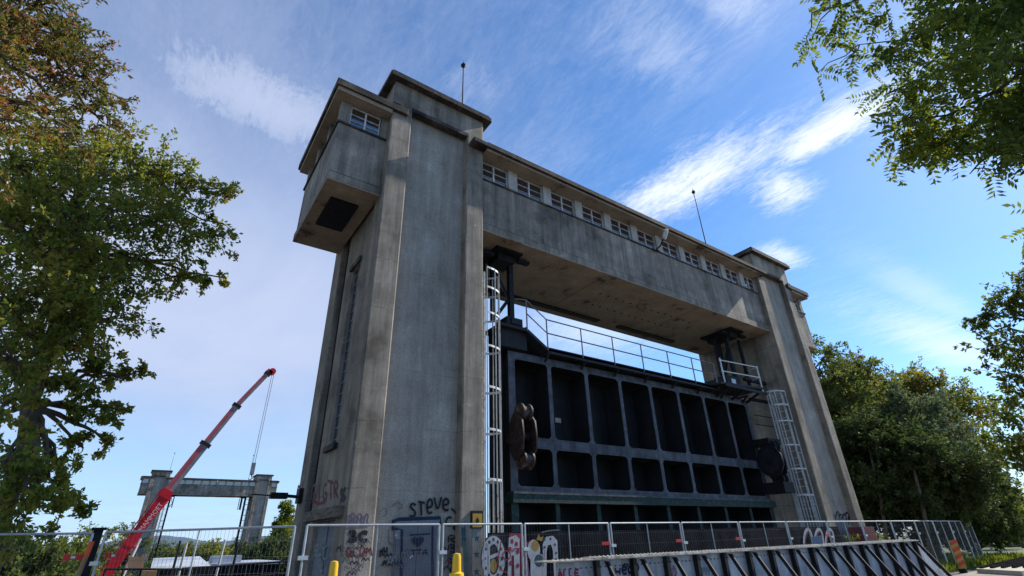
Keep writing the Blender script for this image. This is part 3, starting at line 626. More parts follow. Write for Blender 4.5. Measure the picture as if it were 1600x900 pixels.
def blob(cx,cy,rx,ry,n=20): return [(cx+rx*math.cos(2*math.pi*i/n),cy+ry*math.sin(2*math.pi*i/n)) for i in range(n)]
q.fill(blob(771,872,20,38),'k'); q.fill(blob(771,873,18.5,36),'w'); q.fill(blob(771,874,9,24),'k'); q.fill(blob(771,884,5,11),'y')
q.line([(764,850),(765,905)],'w',.05); q.line([(764,872),(786,862)],'w',.07)
for a in range(12):
    t=a*math.pi/6; q.fill(blob(771+13.5*math.cos(t),873+30*math.sin(t),1.8,3,8),'t' if a%2 else 'b')
q.line([(783,846),(779,870),(777,882),(784,892),(794,895)],'r',.03)
q.fill([(795,840),(806,836),(812,842),(812,905),(804,905),(803,868),(799,868),(799,905),(793,905)],'w')
q.fill([(815,838),(820,836),(824,870),(829,905),(818,905)],'pk')
for u,v in ((800,846),(807,850),(797,858),(809,862),(798,880),(809,884),(823,872),(822,892),(825,850)): q.fill(blob(u,v,2.6,4,9),'r')
q.line([(785,868),(789,860),(797,862),(798,872),(790,876),(785,868)],'r',.03); q.line([(799,862),(806,856),(817,860),(834,868)],'r',.03)
q.fill(blob(834,860,10,17),'w'); q.fill(blob(836,853,6,9),'y'); q.fill([(838,843),(842,834),(844,840),(849,838),(847,846)],'y')
q.fill([(829,905),(829,876),(836,862),(850,868),(852,905)],'w'); q.fill(blob(842,876,7,10),'t')
arch=[(848,905),(848,850),(853,839),(864,837),(871,845),(873,905),(866,905),(864,860),(861,851),(856,852),(854,862),(854,905)]
q.fill(arch,'w')
for u,v in ((851,843),(860,842),(867,851),(869,864),(869,874),(851,855)): q.fill(blob(u,v,1.7,2.4,8),'t')
q.line([(846,832),(858,829),(874,828)],'gy',.03); q.line([(849,886),(851,860)],'r',.02)
q.flush(PW)
for k in range(3): 
    q.line([(1256+k*17,850),(1257+k*17,834),(1262+k*17,825),(1268+k*17,832),(1270+k*17,850)],'w',.12)
    q.line([(1258+k*17,850),(1259+k*17,836),(1264+k*17,829),(1267+k*17,836),(1268+k*17,850)],'dr',.07)
q.fill([(1268,839),(1285,836),(1285,848),(1269,850)],'bl'); q.build(PW)
q=Graf('y',0.255,F)
for k in range(6): q.line([(1305+k*5,812-k%2*6),(1309+k*5,796+(k*7)%9),(1313+k*5,808),(1311+k*5,820)],'k',.09)
q.line([(1300,815),(1303,800),(1306,818)],'p',.08); q.build(T2)
# the hatch cupboard and sign
b=MB(); b.box(-.34,-.03,-.05,-.003,1.88,2.24); b.box(-.31,-.06,-.056,-.05,1.90,2.18,1); b.lathe((-.185,-.056,2.03),[(.045,0),(.045,.006)],ax=(0,-1,0),n=12,mi=2); b.slab([(-.205,-.057,2.06),(-.165,-.057,2.06),(-.185,-.057,2.11)],(0,-.005,0),2)
tag(b.build('warning_sign',['black',paint('sign amber',(.45,.27,.03)),'black'],B),'small amber sign with a black flame symbol in a dark frame')
b=MB(); b.box(-.62+.0,-.601,-.0,.12,1.2,1.3); 
b=MB(); b.box(17.0,18.0,-.75,-.2,0,1.75); b.box(17.03,17.97,-.77,-.75,.1,1.7); tag(b.build('cupboard',paint('cupboard maroon',(.13,.025,.03))),'maroon steel cupboard at the foot of the far tower behind the fence','cupboard')
b=MB(); p0=Vector((-3.17,3.75,2.75)); b.tube([p0,p0+Vector((-.45,.05,.03))],.04,8); b.box(p0.x-.75,p0.x-.35,3.65,3.85,2.70,2.84); b.tube([p0+Vector((-.7,0,.02)),p0+Vector((-1.15,.1,.05))],.015,6); b.box(p0.x-.1,p0.x,3.6,3.9,2.6,2.95)
tag(b.build('wall_bracket','black',B),'black bracket lamp reaching out from the tower side')
# copy of the whole building far off, other end of the lock
snapshot()
C2=copy_tree(B); MX[0]=8.0; o_=mast(B); MX[0]=None; o_.parent=C2; C2.location=Vector(B.location)+Vector((-2.6,116,1.6)); C2['_o']=(0,0,0)
C2['label']='small distant lift gate building far down the lock, behind the red crane boom'
# ------------------------------------------------------------------ riveted girder in front
GI=thing('bridge_girder',(8,-2.6,0),'long grey riveted steel girder with raking braces in front of the fence','girder')
b=MB(); y=-2.5; XA,XB=.05,16.5
b.slab([(XA,y,-.3),(18.2,y,-.0),(18.2,y,.12),(XB,y,1.24),(XA,y,1.24)],(0,.03,0)); 
for x in (1.35,): pass
b.build('web_plate','girder',GI)
b=MB(); b.box(XA-.35,XB,y-.17,y+.2,1.24,1.262); b.box(.85,XB-.5,y-.16,y+.19,1.262,1.285); b.box(XA,XB,y-.10,y,1.228,1.24)
n=int((XB-XA)/.12)
for i in range(n):
    x=XA+i*.12; zt=1.285 if .9<x<XB-.55 else 1.262
    b.lathe((x,y-.11,zt),[(.024,0),(.018,.012),(.004,.018)],n=6); b.lathe((x,y+.12,zt),[(.024,0),(.018,.012),(.004,.018)],n=6)
b.build('top_flange','girdertop',GI)
b=MB()
for i in range(int((XB-XA)/.13)):
    x=XA+.06+i*.13; b.box(x-.012,x+.012,y-.012,y,1.10,1.124)
b.build('rivet_rows','gatein',GI)['kind']='stuff'
XSB=[.95+1.02*k for k in range(16)]
for x in XSB:
    b=MB(); b.box(x-.006,x+.006,y-.14,y,-.2,1.228); b.box(x-.05,x+.05,y-.15,y-.14,-.2,1.225); b.build('stiffener','gatein',GI)
    b=MB(); b.slab([(x+.30,y-.01,1.20),(x+.30,y-.10,1.20),(x+.30,y-.86,-.05),(x+.30,y-.74,-.05)],(.035,0,0)); b.slab([(x+.295,y-.10,1.20),(x+.345,y-.10,1.20),(x+.345,y-.87,-.05),(x+.29,y-.87,-.05)],(0,-.008,-.004)); b.build('raking_brace','gatein',GI)
q=Graf('y',y,F); q.text('ALLE',872,903,906,900,12,'r',.04); q.flush(GI); q.text('CHeCO',952,900,1000,893,12,'b',.045); q.line([(972,884),(978,880),(982,884),(975,888)],'b',.03)
q.flush(GI)
for k in range(5): q.line([(1036+k*4,884+(k%2)*6),(1042+k*4,894-(k%2)*6),(1038+k*4,902)],'pk' if k%2 else 'r',.035)
q.flush(GI)
for k in range(4): q.line([(1090+k*5,886),(1094+k*5,895),(1098+k*5,884),(1099+k*5,899)],'lb',.03)
q.build(GI)
# ------------------------------------------------------------------ temporary fence panels
FG='temporary mesh fence panels'
def panel(a,b_,label,dense=.085,wr=.0022,midbar=True,refl=False,h=1.92,lean=0):
    a=Vector(a); b_=Vector(b_); d=(b_-a); L_=d.length; d.normalize(); nrm=Vector((d.y,-d.x,0))
    if (CP-a).dot(nrm)<0: nrm=-nrm
    t=thing('mesh_fence',a,label,'fence',FG)
    def P(s,z,o=0): return a+d*s+Vector((0,0,z))+nrm*o
    f=MB(); f.tube([P(.03,.05),P(.03,h)],.021,8); f.tube([P(L_-.03,.05),P(L_-.03,h)],.021,8); f.tube([P(.03,h),P(L_-.03,h)],.019,8); f.tube([P(.03,.12),P(L_-.03,.12)],.016,6)
    if midbar: f.tube([P(L_/2,.12),P(L_/2,h)],.013,6)
    f.build('frame','fence',t)
    m_=MB(); s=.06
    while s<L_-.05: m_.tube([P(s,.12,.006),P(s,h,.006)],wr,3); s+=dense
    z=.3
    while z<h: m_.tube([P(.03,z,-.006),P(L_-.03,z,-.006)],wr*1.1,3); z+=.235 if dense<.1 else .3
    o=m_.build('wire_mesh','wire',t); o['kind']='stuff'
    ft=MB(); ft.box(-.35,.35,-.11,.11,0,.13)
    ft.v=[tuple(a+nrm*x_+d*y_+Vector((0,0,z_))) for x_,y_,z_ in ft.v]; ft.build('foot','pillar',t)
    c=MB(); c.bar(P(-.05,1.45,.03),P(.10,1.45,.03),.05,.06); c.build('clamp','galv',t)
    c=MB(); c.bar(P(-.05,.7,.03),P(.10,.7,.03),.05,.05); c.build('clamp','galv',t)
    if refl:
        r_=MB(); r_.bar(P(-.32,1.5,.02),P(-.08,1.5,.02),.012,.07); r_.build('reflector','redr',t)
    return t
YF=-1.3
fx=[-4.23,-1.73,.19,2.70,5.31,7.91,10.5,13.1,15.7,18.3]
lab=['mesh fence panel in front of the left tower door, nearest the yellow bollards','short overlapping mesh fence panel before the right pilaster of the left tower','fence panel in front of the big white and red wall graffiti','fence panel behind the girder, second one right of the graffiti','fence panel behind the girder at the middle of the steel gate','fence panel behind the girder under the right half of the gate','fence panel behind the girder just left of the far caged ladder','fence panel standing before the right-hand wall graffiti','fence panel in front of the foot of the far tower']
for i in range(9): panel((fx[i],YF,0),(fx[i+1]-.02,YF-.0,0),lab[i],dense=.06 if i<2 else .075,wr=.0017 if i<2 else .0013,refl=i in (4,5,3,7))
pr=(18.3,-1.3,0)
pts=[(18.3,-1.3,0),(20.8,-1.25,0),(23.3,-1.1,0),(25.8,-.95,0),(28.3,-.7,0),(30.8,-.4,0)]
rl=['fence panel just past the far tower, left of the striped warning board','fence panel behind the striped warning board','fence panel at the dark tree trunks right of the warning board','fence panel over the grass verge beyond the board','last fence panel on the right, where the grass meets the lane']
for i in range(5): panel(pts[i],pts[i+1],rl[i],dense=.1)
panel((-6.93,1.2,0),(-4.27,-.9,0),'fence panel across the gap left of the left tower, the crane seen through it',dense=.07)
panel((-9.9,1.55,0),(-7.08,1.75,0),'leftmost fence panel in front of the hedge, close vertical wires',dense=.085,midbar=False)
panel((-13.0,1.4,0),(-10.0,1.52,0),'fence panel cut by the left edge of the picture',dense=.085,midbar=False)
# black post and orange-topped stake
b=MB(); b.box(-7.12,-6.98,1.95,2.09,0,1.98); b.box(-7.16,-6.94,1.91,2.13,1.98,2.02); tag(b.build('steel_post','black'),'thick black square steel post between the two left fence panels','post')
b=MB(); p0=on(122,900,'y',1.3); p1=on(144,846,'y',1.3); pm=p0.lerp(p1,.55); b.tube([p0+(p0-p1)*1.2,pm],.035,8); b.tube([pm,p1],.037,8,1); tag(b.build('marker_stake',['wood','orange']),'leaning wooden stake with an orange painted top beside the black post','stake')
def streamer(u,v,w,lab):
    b=MB(); c=on(u,v,'y',1.35); dx=.052*w
    for s in (-1,1): b.slab([c+Vector((s*dx*.3,0,-.035)),c+Vector((s*dx*1.3,0,-.05)),c+Vector((s*dx*1.35,0,.05)),c+Vector((s*dx*.3,0,.04))],(0,.012,0))
    b.slab([c+Vector((-dx*.3,0,-.015)),c+Vector((dx*.3,0,-.015)),c+Vector((dx*.3,0,.015)),c+Vector((-dx*.3,0,.015))],(0,.01,0),1)
    return tag(b.build('fence_reflector',['redr','galv']),lab,'reflector','red reflectors on the left fence')
streamer(114,871,1.9,'red bow shaped reflector on the leftmost fence by the leaning stake'); 
c_=streamer(177,868,1.7,'orange red reflector on the fence in front of the crane boom')
# ------------------------------------------------------------------ yellow bollards
def bollard(u,v,dist,h,label):
    p=at(u,v,dist); z1=p.z; t=thing('bollard',(p.x,p.y,0),label,'bollard','yellow bollards'); b=MB(); x,y=p.x,p.y
    b.lathe((x,y,0),[(.10,0),(.10,z1-.28),(.095,z1-.24),(.06,z1-.22),(.055,z1-.05),(.045,z1-.01),(.01,z1)],n=20); b.build('post','yellow',t)
    d=(CP-Vector((x,y,0))); d.z=0; d.normalize(); s=Vector((-d.y,d.x,0))
    b=MB(); c=Vector((x,y,0))+d*.093
    b.slab([c-s*.035+Vector((0,0,z1-.75)),c+s*.035+Vector((0,0,z1-.75)),c+s*.035+Vector((0,0,z1-.32)),c-s*.035+Vector((0,0,z1-.32))],d*.014); b.build('inlay',paint('bollard inlay',(.12,.02,.01)),t)
bollard(523,876,8.0,1.4,'yellow bollard in front of the left pilaster of the tower'); bollard(714,864,7.6,1.4,'yellow bollard in front of the right pilaster, under the black lettering')
# ------------------------------------------------------------------ warning board, road mat
wb=thing('warning_board',(21.3,-2.2,0),'striped orange and yellow warning board at the right end of the girder','warning board')
b=MB(); b.slab([(21.05,-2.15,.15),(21.35,-2.3,.15),(21.35,-2.3,1.15),(21.05,-2.15,1.15)],(.02,.04,0)); b.build('board',paint('board yellow',(.42,.27,.05)),wb)
b=MB()
for k in range(4):
    z=.22+k*.25; b.slab([(21.05,-2.158,z),(21.35,-2.308,z+.12),(21.35,-2.308,z+.24),(21.05,-2.158,z+.12)],(-.004,-.008,0))
b.build('stripe',paint('board red',(.55,.06,.02)),wb)
b=MB(); b.box(21.15,21.25,-2.3,-2.05,0,.15); b.build('foot','black',wb)
rm=thing('road_mat',(25,-2.6,0),'pale studded ramp plate lying on the paving at the right edge','ramp plate')
b=MB(); b.slab([(21.2,-2.62,.0),(40,-1.1,.0),(40,-5,.0),(20.2,-4.2,.0)],(0,0,.16)); b.build('plate','mat',rm)
b=MB()
for i in range(44):
    for j in range(5):
        x=21.4+i*.42+j*.2; yy=-2.75+(x-21.2)*.08-j*.3; b.box(x,x+.16,yy-.06,yy+.06,.16,.23)
b.build('stud','wall',rm)['kind']='stuff'
# ------------------------------------------------------------------ crane
K=thing('mobile_crane',(-7.6,35,LO),'red telescopic mobile crane, boom raised to the right in front of the far gate building','crane')
YC=35.
A=on(150,920,'y',YC); S1=on(262,768,'y',YC); S2=on(321,694,'y',YC); S3=on(370,634,'y',YC); TP=on(418,584,'y',YC); A2=A+(A-S1).normalized()*1.6
dB=(TP-A).normalized(); nB=Vector((-dB.z,0,dB.x))
b=MB(); b.bar(A2,S1,.54,.64); b.bar(S1-dB*.45,S1+dB*.10,.62,.78); b.bar(A+dB*2.6,A+dB*2.75,.58,.70); b.bar(S1-dB*1.3-nB*.38,S1-dB*.2-nB*.38,.3,.16); b.tube([A2+nB*.42,A2.lerp(S1,.5)+nB*.40,S1+nB*.44],.035,6); b.bar(A+dB*1.2+nB*.36,A+dB*2.0+nB*.36,.4,.12); b.build('boom_base','red',K)
def sect(p,q,w,h,cut,n):
    b=MB(); md=p+(q-p)*cut
    b.bar(p,q,w,h,0); b.bar(p+nB*h*.30-Vector((0,w*.5+.01,0)),md+nB*h*.30-Vector((0,w*.5+.01,0)),.02,h*.35,1); b.bar(p-nB*h*.0-Vector((0,w*.5+.012,0)),p+(q-p)*.9-Vector((0,w*.5+.012,0)),.02,h*.18,1)
    b.bar(q-dB*.12,q+dB*.10,w*1.35,h*1.4,2); b.build('boom_section',['boomgrey','boomrose','black'],K)
sect(S1,S2,.50,.58,.95,0); sect(S2,S3,.42,.48,.9,1); sect(S3,TP,.34,.38,.95,2)
b=MB(); b.bar(TP,TP+dB*.35-nB*.05,.4,.5); b.lathe(TP+dB*.35-nB*.2+Vector((0,-.2,0)),[(.28,0),(.28,.1),(.2,.12),(.2,.28),(.28,.3),(.28,.4)],ax=(0,1,0),n=16); b.build('boom_head','red',K)
H0=TP+dB*.5-nB*.25; HB=on(393,742,'y',YC); b=MB()
for o in (-.09,.09): b.tube([H0+Vector((o,o,0)),HB+Vector((o,o,.9))],.022,6)
b.build('hoist_rope','boomgrey',K); b=MB(); b.box(HB.x-.14,HB.x+.14,YC-.12,YC+.12,HB.z,HB.z+.9); b.tube([(HB.x,YC,HB.z),(HB.x+.1,YC,HB.z-.25),(HB.x-.05,YC,HB.z-.4),(HB.x-.15,YC,HB.z-.25)],.05,8); b.build('hook_block','boomgrey',K)
# cylinder under the boom, turntable, chassis, wheels (below the picture edge)
b=MB(); C0=A2+Vector((1.3,0,-.9)); C1=on(208,836,'y',YC)-nB*.5; b.tube([C0,C0.lerp(C1,.5)],.2,12); b.tube([C0.lerp(C1,.5),C1],.11,12,1); b.build('luffing_cylinder',['red','galv'],K)
bx=A2.x; b=MB(); b.box(bx-2.2,bx+2.2,YC-1.25,YC+1.25,LO+1.35,LO+1.75); b.box(bx-1.6,bx+1.4,YC-1.2,YC-.4,LO+1.75,LO+2.5); b.box(bx-1.6,bx+1.4,YC+.4,YC+1.2,LO+1.75,LO+2.5); b.build('superstructure','red',K)
b=MB(); b.box(bx-6,bx+5,YC-1.35,YC+1.35,LO+.8,LO+1.34); b.box(bx-8,bx-6.02,YC-1.35,YC+1.35,LO+.8,LO+2.3,0); b.box(bx-8.02,bx-6.4,YC-1.2,YC+1.2,LO+1.7,LO+2.2,1); b.build('chassis',['red','glass'],K)
for x in (-7,-5.2,-2.8,-1.2,2.2,3.8):
    for s in (-1,1):
        b=MB(); b.lathe((bx+x,YC+s*1.35-(.36 if s>0 else 0),LO+.62),[(.3,0),(.6,.02),(.62,.1),(.62,.28),(.6,.36),(.3,.36)],ax=(0,1,0),n=20); b.build('wheel','black',K)
# lettering on the boom
def text3d(txt,size,mt,parent,name):
    cu=bpy.data.curves.new(name,'FONT'); cu.body=txt; cu.size=size; cu.extrude=.004; cu.resolution_u=2; to=bpy.data.objects.new(name+'_t',cu); COL.objects.link(to)
    dg=bpy.context.evaluated_depsgraph_get(); me=bpy.data.meshes.new_from_object(to.evaluated_get(dg)); bpy.data.objects.remove(to); me.materials.clear(); me.materials.append(M[mt]); o=bpy.data.objects.new(name,me); COL.objects.link(o); o.parent=parent; return o
t=text3d('MAMMOET',.42,'whitepaint',K,'lettering'); T0=on(217,829,'y',YC); 
mt_=Matrix.Identity(4)
for i in range(3): mt_[i][0]=dB[i]*.92; mt_[i][1]=nB[i]; mt_[i][2]=(0,-1,0)[i]; mt_[i][3]=(T0+Vector((0,-.33,0))-nB*.20)[i]-K.location[i]
t.matrix_local=mt_
# ------------------------------------------------------------------ works area seen through the left fence
def P_(u,v,y): return on(u,v,'y',y)
b=MB(); a0=P_(238,872,22); a1=P_(312,866,26); c0=P_(236,885,20); c1=P_(330,884,22)
b.add([c0,c1,P_(312,869,24),P_(240,872,24)],[(0,1,2,3)]); b.slab([c0,c1,c1-Vector((0,0,.08)),c0-Vector((0,0,.08))],(0,-.05,0))
b.box(c0.x,c1.x,20.3,24,LO,c0.z-.12,1); tag(b.build('site_shed',['roofwhite','wall']),'low shed with a pale sheet roof behind the fence, right of the crane boom','shed')
b=MB(); c0=P_(300,884,30); c1=P_(425,884,30); b.box(c0.x,c1.x,28,36,LO,c0.z-.05,1); b.box(c0.x-.2,c1.x+.2,27.8,36.2,c0.z-.05,c0.z+.10); b.box(c0.x+1,c0.x+2.6,29,31,c0.z+.1,c0.z+.5,0); tag(b.build('moored_barge',['roofwhite','wall']),'pale flat deck of a barge below the far gate building','barge')
b=MB(); p0=P_(201,871,9); 
def qd(u0,v0,u1,v1,y,t=.03): 
    a=P_(u0,v1,y); b2=P_(u1,v1,y); c=P_(u1+2,v0,y); d=P_(u0+2,v0,y); return [a,b2,c,d]
b.slab(qd(199,870,222,889,8.5),(0,.03,0)); b.bar(P_(200,900,8.55),P_(203,868,8.55),.06,.06); b.bar(P_(221,900,8.55),P_(224,866,8.55),.06,.06); tag(b.build('plywood_board',['board']),'tan plywood board fixed to posts behind the fence, right of the boom foot','board')
b=MB(); b.slab(qd(220,892,244,900,8.0),(0,.5,0)); tag(b.build('timber_stack',['wood']),'pale timber pile at the bottom edge below the plywood board','timber')
def handrail(u0,u1,v0,v1,y,label):
    b=MB(); a=P_(u0,v0,y); c=P_(u1,v1,y); b.tube([a,c],.03,6); b.tube([a-Vector((0,0,.35)),c-Vector((0,0,.35))],.03,6)
    n=5
    for i in range(n+1): q_=a.lerp(c,i/n); b.tube([q_,Vector((q_.x,q_.y,0 if y<9 else LO))],.03,6)
    return tag(b.build('handrail','black'),label,'railing','dark site railings')
handrail(165,300,889,890,8.2,'dark railing in front of the plywood board'); handrail(330,462,886,876,8.6,'dark railing running up to the left tower')
for u,v,l,ln,mt in ((282,845,'dark leaning steel stanchion left of the yellow bushes',62,'black'),(372,853,'dark thin stanchion in front of the far right tower',52,'black'),(292,848,'pink topped stake beside the dark stanchion',56,'galv'),(352,843,'pale slanting scaffold tube before the bushes',62,'galv')):
    b=MB(); y_=8.9; b.tube([P_(u,v,y_),P_(u-ln*.26,v+ln,y_)],.035,6); tag(b.build('scaffold_tube',mt),l,'tube','upright tubes behind the fence')
# ------------------------------------------------------------------ trees
SPR=.10
def rnd_unit(n):
    v=RNG.normal(size=(n,3)); return v/np.linalg.norm(v,axis=1)[:,None]
def leafmesh(name,pos,dirs,size,mt,parent,aspect=.55,jit=.35,label=None):
    """diamond leaves; pos,dirs (n,3)"""
    n=len(pos); s=size*(1+RNG.uniform(-jit,jit,n))[:,None]
    side=np.cross(dirs,rnd_unit(n)); side/=np.linalg.norm(side,axis=1)[:,None]+1e-9
    nr=np.cross(dirs,side)
    a=pos; b=pos+dirs*s*.45+side*s*aspect*.5+nr*s*.06; c=pos+dirs*s; d=pos+dirs*s*.45-side*s*aspect*.5+nr*s*.06
    v=np.stack([a,b,c,d],1).reshape(-1,3)
    org=np.array(parent.location) if parent is not None else 0
    v=(v-org).astype(np.float32)
    me=bpy.data.meshes.new(name); me.vertices.add(4*n); me.vertices.foreach_set('co',v.ravel())
    me.loops.add(4*n); me.loops.foreach_set('vertex_index',np.arange(4*n,dtype=np.int32)); me.polygons.add(n)
    me.polygons.foreach_set('loop_start',np.arange(0,4*n,4,dtype=np.int32)); me.polygons.foreach_set('loop_total',np.full(n,4,dtype=np.int32))
    me.materials.append(M[mt]); me.update(calc_edges=True); me.validate()
    o=bpy.data.objects.new(name,me); COL.objects.link(o); o.parent=parent; return o
def branch(b,p,q,r0,r1,wob=.08,n=6,sides=7,sag=0.):
    p=Vector(p); q=Vector(q); L_=(q-p).length; pts=[]; rs=[]
    for i in range(n+1):
        t=i/n; o=Vector((random.gauss(0,1),random.gauss(0,1),random.gauss(0,1)))*wob*L_*math.sin(math.pi*t)*.5
        pts.append(p.lerp(q,t)+o+Vector((0,0,sag*L_*math.sin(math.pi*t)))); rs.append(r0+(r1-r0)*t)
    b.tube(pts,rs,sides); return pts
def tree(name,base,forks,clumps,label,cat,leaf,size,per,bark='bark',trunk_r=.3,group=None,twig=1.,aspect=.55,flat=1.0,droop=0.):
    """forks: list of trunk points; clumps: (centre,radius[,weight]); leaves grow in sprays along twigs"""
    base=Vector(base); t=thing(name,base,label,cat,group); tb=MB(); path=[base]+[Vector(f) for f in forks]; k=len(path)
    pp=[];rr_=[]
    for i in range(k-1):
        for j in range(4):
            q_=path[i].lerp(path[i+1],j/4); pp.append(q_+Vector((random.gauss(0,1),random.gauss(0,1),0))*trunk_r*.18*(1 if (i or j) else 0)); rr_.append(trunk_r*(1-.72*(i+j/4)/(k-1))*(1.25 if i==0 and j==0 else 1))
    pp.append(path[-1]); rr_.append(trunk_r*.26); tb.tube(pp,rr_,10)
    P=[];D=[]
    for c in clumps:
        cc=Vector(c[0]); cr=c[1]; w=c[2] if len(c)>2 else 1.
        # limb from the trunk point that is lower and nearest
        best=min(range(len(pp)//3,len(pp)),key=lambda i:(pp[i]-cc).length+max(0,pp[i].z-cc.z+ (cc-pp[i]).xy.length*.3)*2)
        L_=(cc-pp[best]).length; r0=min(rr_[best]*.6,.03+.02*L_)
        lp=branch(tb,pp[best],cc,r0,.015+.01*cr,.10,6,6,.05)
        ns=max(5,int(14*w*twig)); 
        for s in range(ns):
            d=Vector(rnd_unit(1)[0]); d.z*=flat; d.z-=droop*.3; st=lp[-1] if s%3 else lp[-2]; ln=cr*random.uniform(.55,1.12); e=st+d*ln
            tw=branch(tb,st,e,.012+.006*cr,.004,.16,4,3)
            nl=int(per*w/ns)
            if nl<1: continue
            tt=RNG.uniform(.18,1.05,nl)**.8; ti=np.clip(tt*4,0,3.999); ii=ti.astype(int); fr=(ti-ii)[:,None]; tw_=np.array([tuple(x) for x in tw]); pt=tw_[ii]*(1-fr)+tw_[np.minimum(ii+1,4)]*fr
            sp=cr*SPR*(1.1-.5*np.clip(tt,0,1))[:,None]
            pt=pt+RNG.normal(size=(nl,3))*sp*np.array([1,1,.7*flat+.15])
            kk=max(1,nl//4); pt=np.repeat(pt[:kk],4,0)[:kk*4]; pt=pt+RNG.normal(size=pt.shape)*size*.28; nl=len(pt)
            dd=np.repeat(rnd_unit(kk),4,0)*.7+rnd_unit(nl)*.8+np.array([d.x,d.y,d.z])*.5+np.array([0,0,-.3]); dd/=np.linalg.norm(dd,axis=1)[:,None]
            P.append(pt);D.append(dd)
    to=tb.build('trunk',bark,t); to['_o']=tuple(base)
    leafmesh('crown',np.concatenate(P),np.concatenate(D),size,leaf,t,aspect)
    return t
# 1. big olive-green tree on the left
def L(u,v,d): return at(u,v,d)
cl=[]
for u,v,d,r in [(20,250,14,1.5),(60,300,15,1.6),(120,260,14,1.5),(185,230,14.5,1.3),(240,270,15,1.3),(300,280,15,1.2),(345,295,15.5,.9),(330,370,15,1.0),(270,340,14,1.4),(200,320,13.5,1.5),(130,350,13,1.6),
                (60,400,12.5,1.6),(10,350,13,1.7),(10,470,12.5,1.5),(80,480,13,1.5),(150,430,13.5,1.5),(220,400,14.5,1.4),(290,430,15,.9),(325,430,15.3,.55),(170,500,14,1.1),(105,540,13.5,1.2),(20,560,12.5,1.3),
                (160,590,14.5,.7),(195,590,15,.5),(150,650,14.5,.5),(185,640,15,.42),(130,700,14.5,.42),(170,695,14.8,.42),(215,580,15,.3),(0,640,12.5,.7),(10,720,12.5,.9),(60,765,13.5,.8),(30,800,13,1.0),(95,800,14,.6),(130,810,14.5,.4),(95,590,14,.5),(120,640,14.2,.4),(90,730,14,.45),
                (350,350,15.5,.5),(362,300,15.6,.4),(355,435,15.6,.35),(160,250,16.5,1.5),(60,200,16,1.5),(250,300,16.5,1.2),(110,420,16,1.6),(30,520,15.5,1.5)]:
    cl.append((L(u,v,d),r*.95,r*r/1.6+.2))
bs=L(25,800,14); bs.z=LO*0-.2
tree('broadleaf_tree',(bs.x,bs.y,0),[L(30,730,14),L(62,600,14),L(95,480,14.3),L(110,380,14.5),L(120,280,14.6)],cl,'large olive green tree on the left whose branches reach over the red crane','tree','leaf olive',.108,1200,trunk_r=.19,twig=1.1)
# extra visible limbs are part of the same crown; a second dark lower tree
cl=[(L(u,v,d),r,r*r+.1) for u,v,d,r in [(20,20,9,1.0),(70,40,9,.9),(115,80,9.2,.8),(20,90,9,.9),(80,120,9.3,.9),(140,130,9.6,.75),(150,180,9.8,.6),(110,200,9.6,.6),(30,160,9,.8),(60,0,8.8,.9),(30,-60,8.5,1.2),(-40,60,8.5,1.2),(-60,160,8.6,1.2),(165,165,10,.35),(140,95,9.5,.5),(195,155,10.2,.25)]]
bs=L(-160,700,9.5)
tree('locust_tree',(bs.x,bs.y,0),[L(-150,500,9.3),L(-110,300,9.2),L(-60,160,9.1),L(0,80,9.1)],cl,'reddish leaved tree at the top left corner above the olive tree','tree','leaf rust',.075,1250,trunk_r=.2,aspect=.42,twig=1.1)
# 2. overhanging pinnate locust on the right
def pinnate(name,base,forks,limbs,label):
    base=Vector(base); t=thing(name,base,label,'tree'); tb=MB(); path=[base]+[Vector(f) for f in forks]; n=len(path)
    tb.tube(path,[.24*(1-.7*i/(n-1)) for i in range(n)],10)
    P=[];D=[]
    for start,pts,dens,spread in limbs:
        st=path[start]; pr=st; L0=[st]+[Vector(p) for p in pts]; m_=len(L0)
        tb.tube(L0,[.035*(1-.85*i/(m_-1)) for i in range(m_)],6)
        for i in range(m_-1):
            seg=(L0[i+1]-L0[i]).length
            for k in range(int(seg*dens*1.05)):
                q=L0[i].lerp(L0[i+1],random.random()**(.8)); d=Vector(rnd_unit(1)[0]); d.z*=.55; ln=random.uniform(.25,spread); e=q+d*ln+Vector((0,0,-.06)); tw=branch(tb,q,e,.010,.004,.15,3,3)
                for c in range(random.randint(4,7)):     # compound leaves along this twig
                    s0=tw[random.randint(1,3)]; dd=(d*.6+Vector(rnd_unit(1)[0])+Vector((0,0,-.35))).normalized(); rl=random.uniform(.24,.38); sd=dd.cross(Vector(rnd_unit(1)[0])).normalized()
                    for j in range(7):
                        f=.15+.85*j/6; pc=s0+dd*rl*f+Vector((0,0,-.05*f*f))
                        for s in (-1,1):
                            P.append(tuple(pc)); D.append(tuple((sd*s+dd*.45).normalized()))
                    P.append(tuple(s0+dd*rl)); D.append(tuple(dd))
    to=tb.build('trunk','bark',t); leafmesh('crown',np.array(P),np.array(D),.088,'leaf locust',t,.44,.2)
def Q(u,v,d): return at(u,v,d)
tb_=Vector((4.6,-12.6,0))
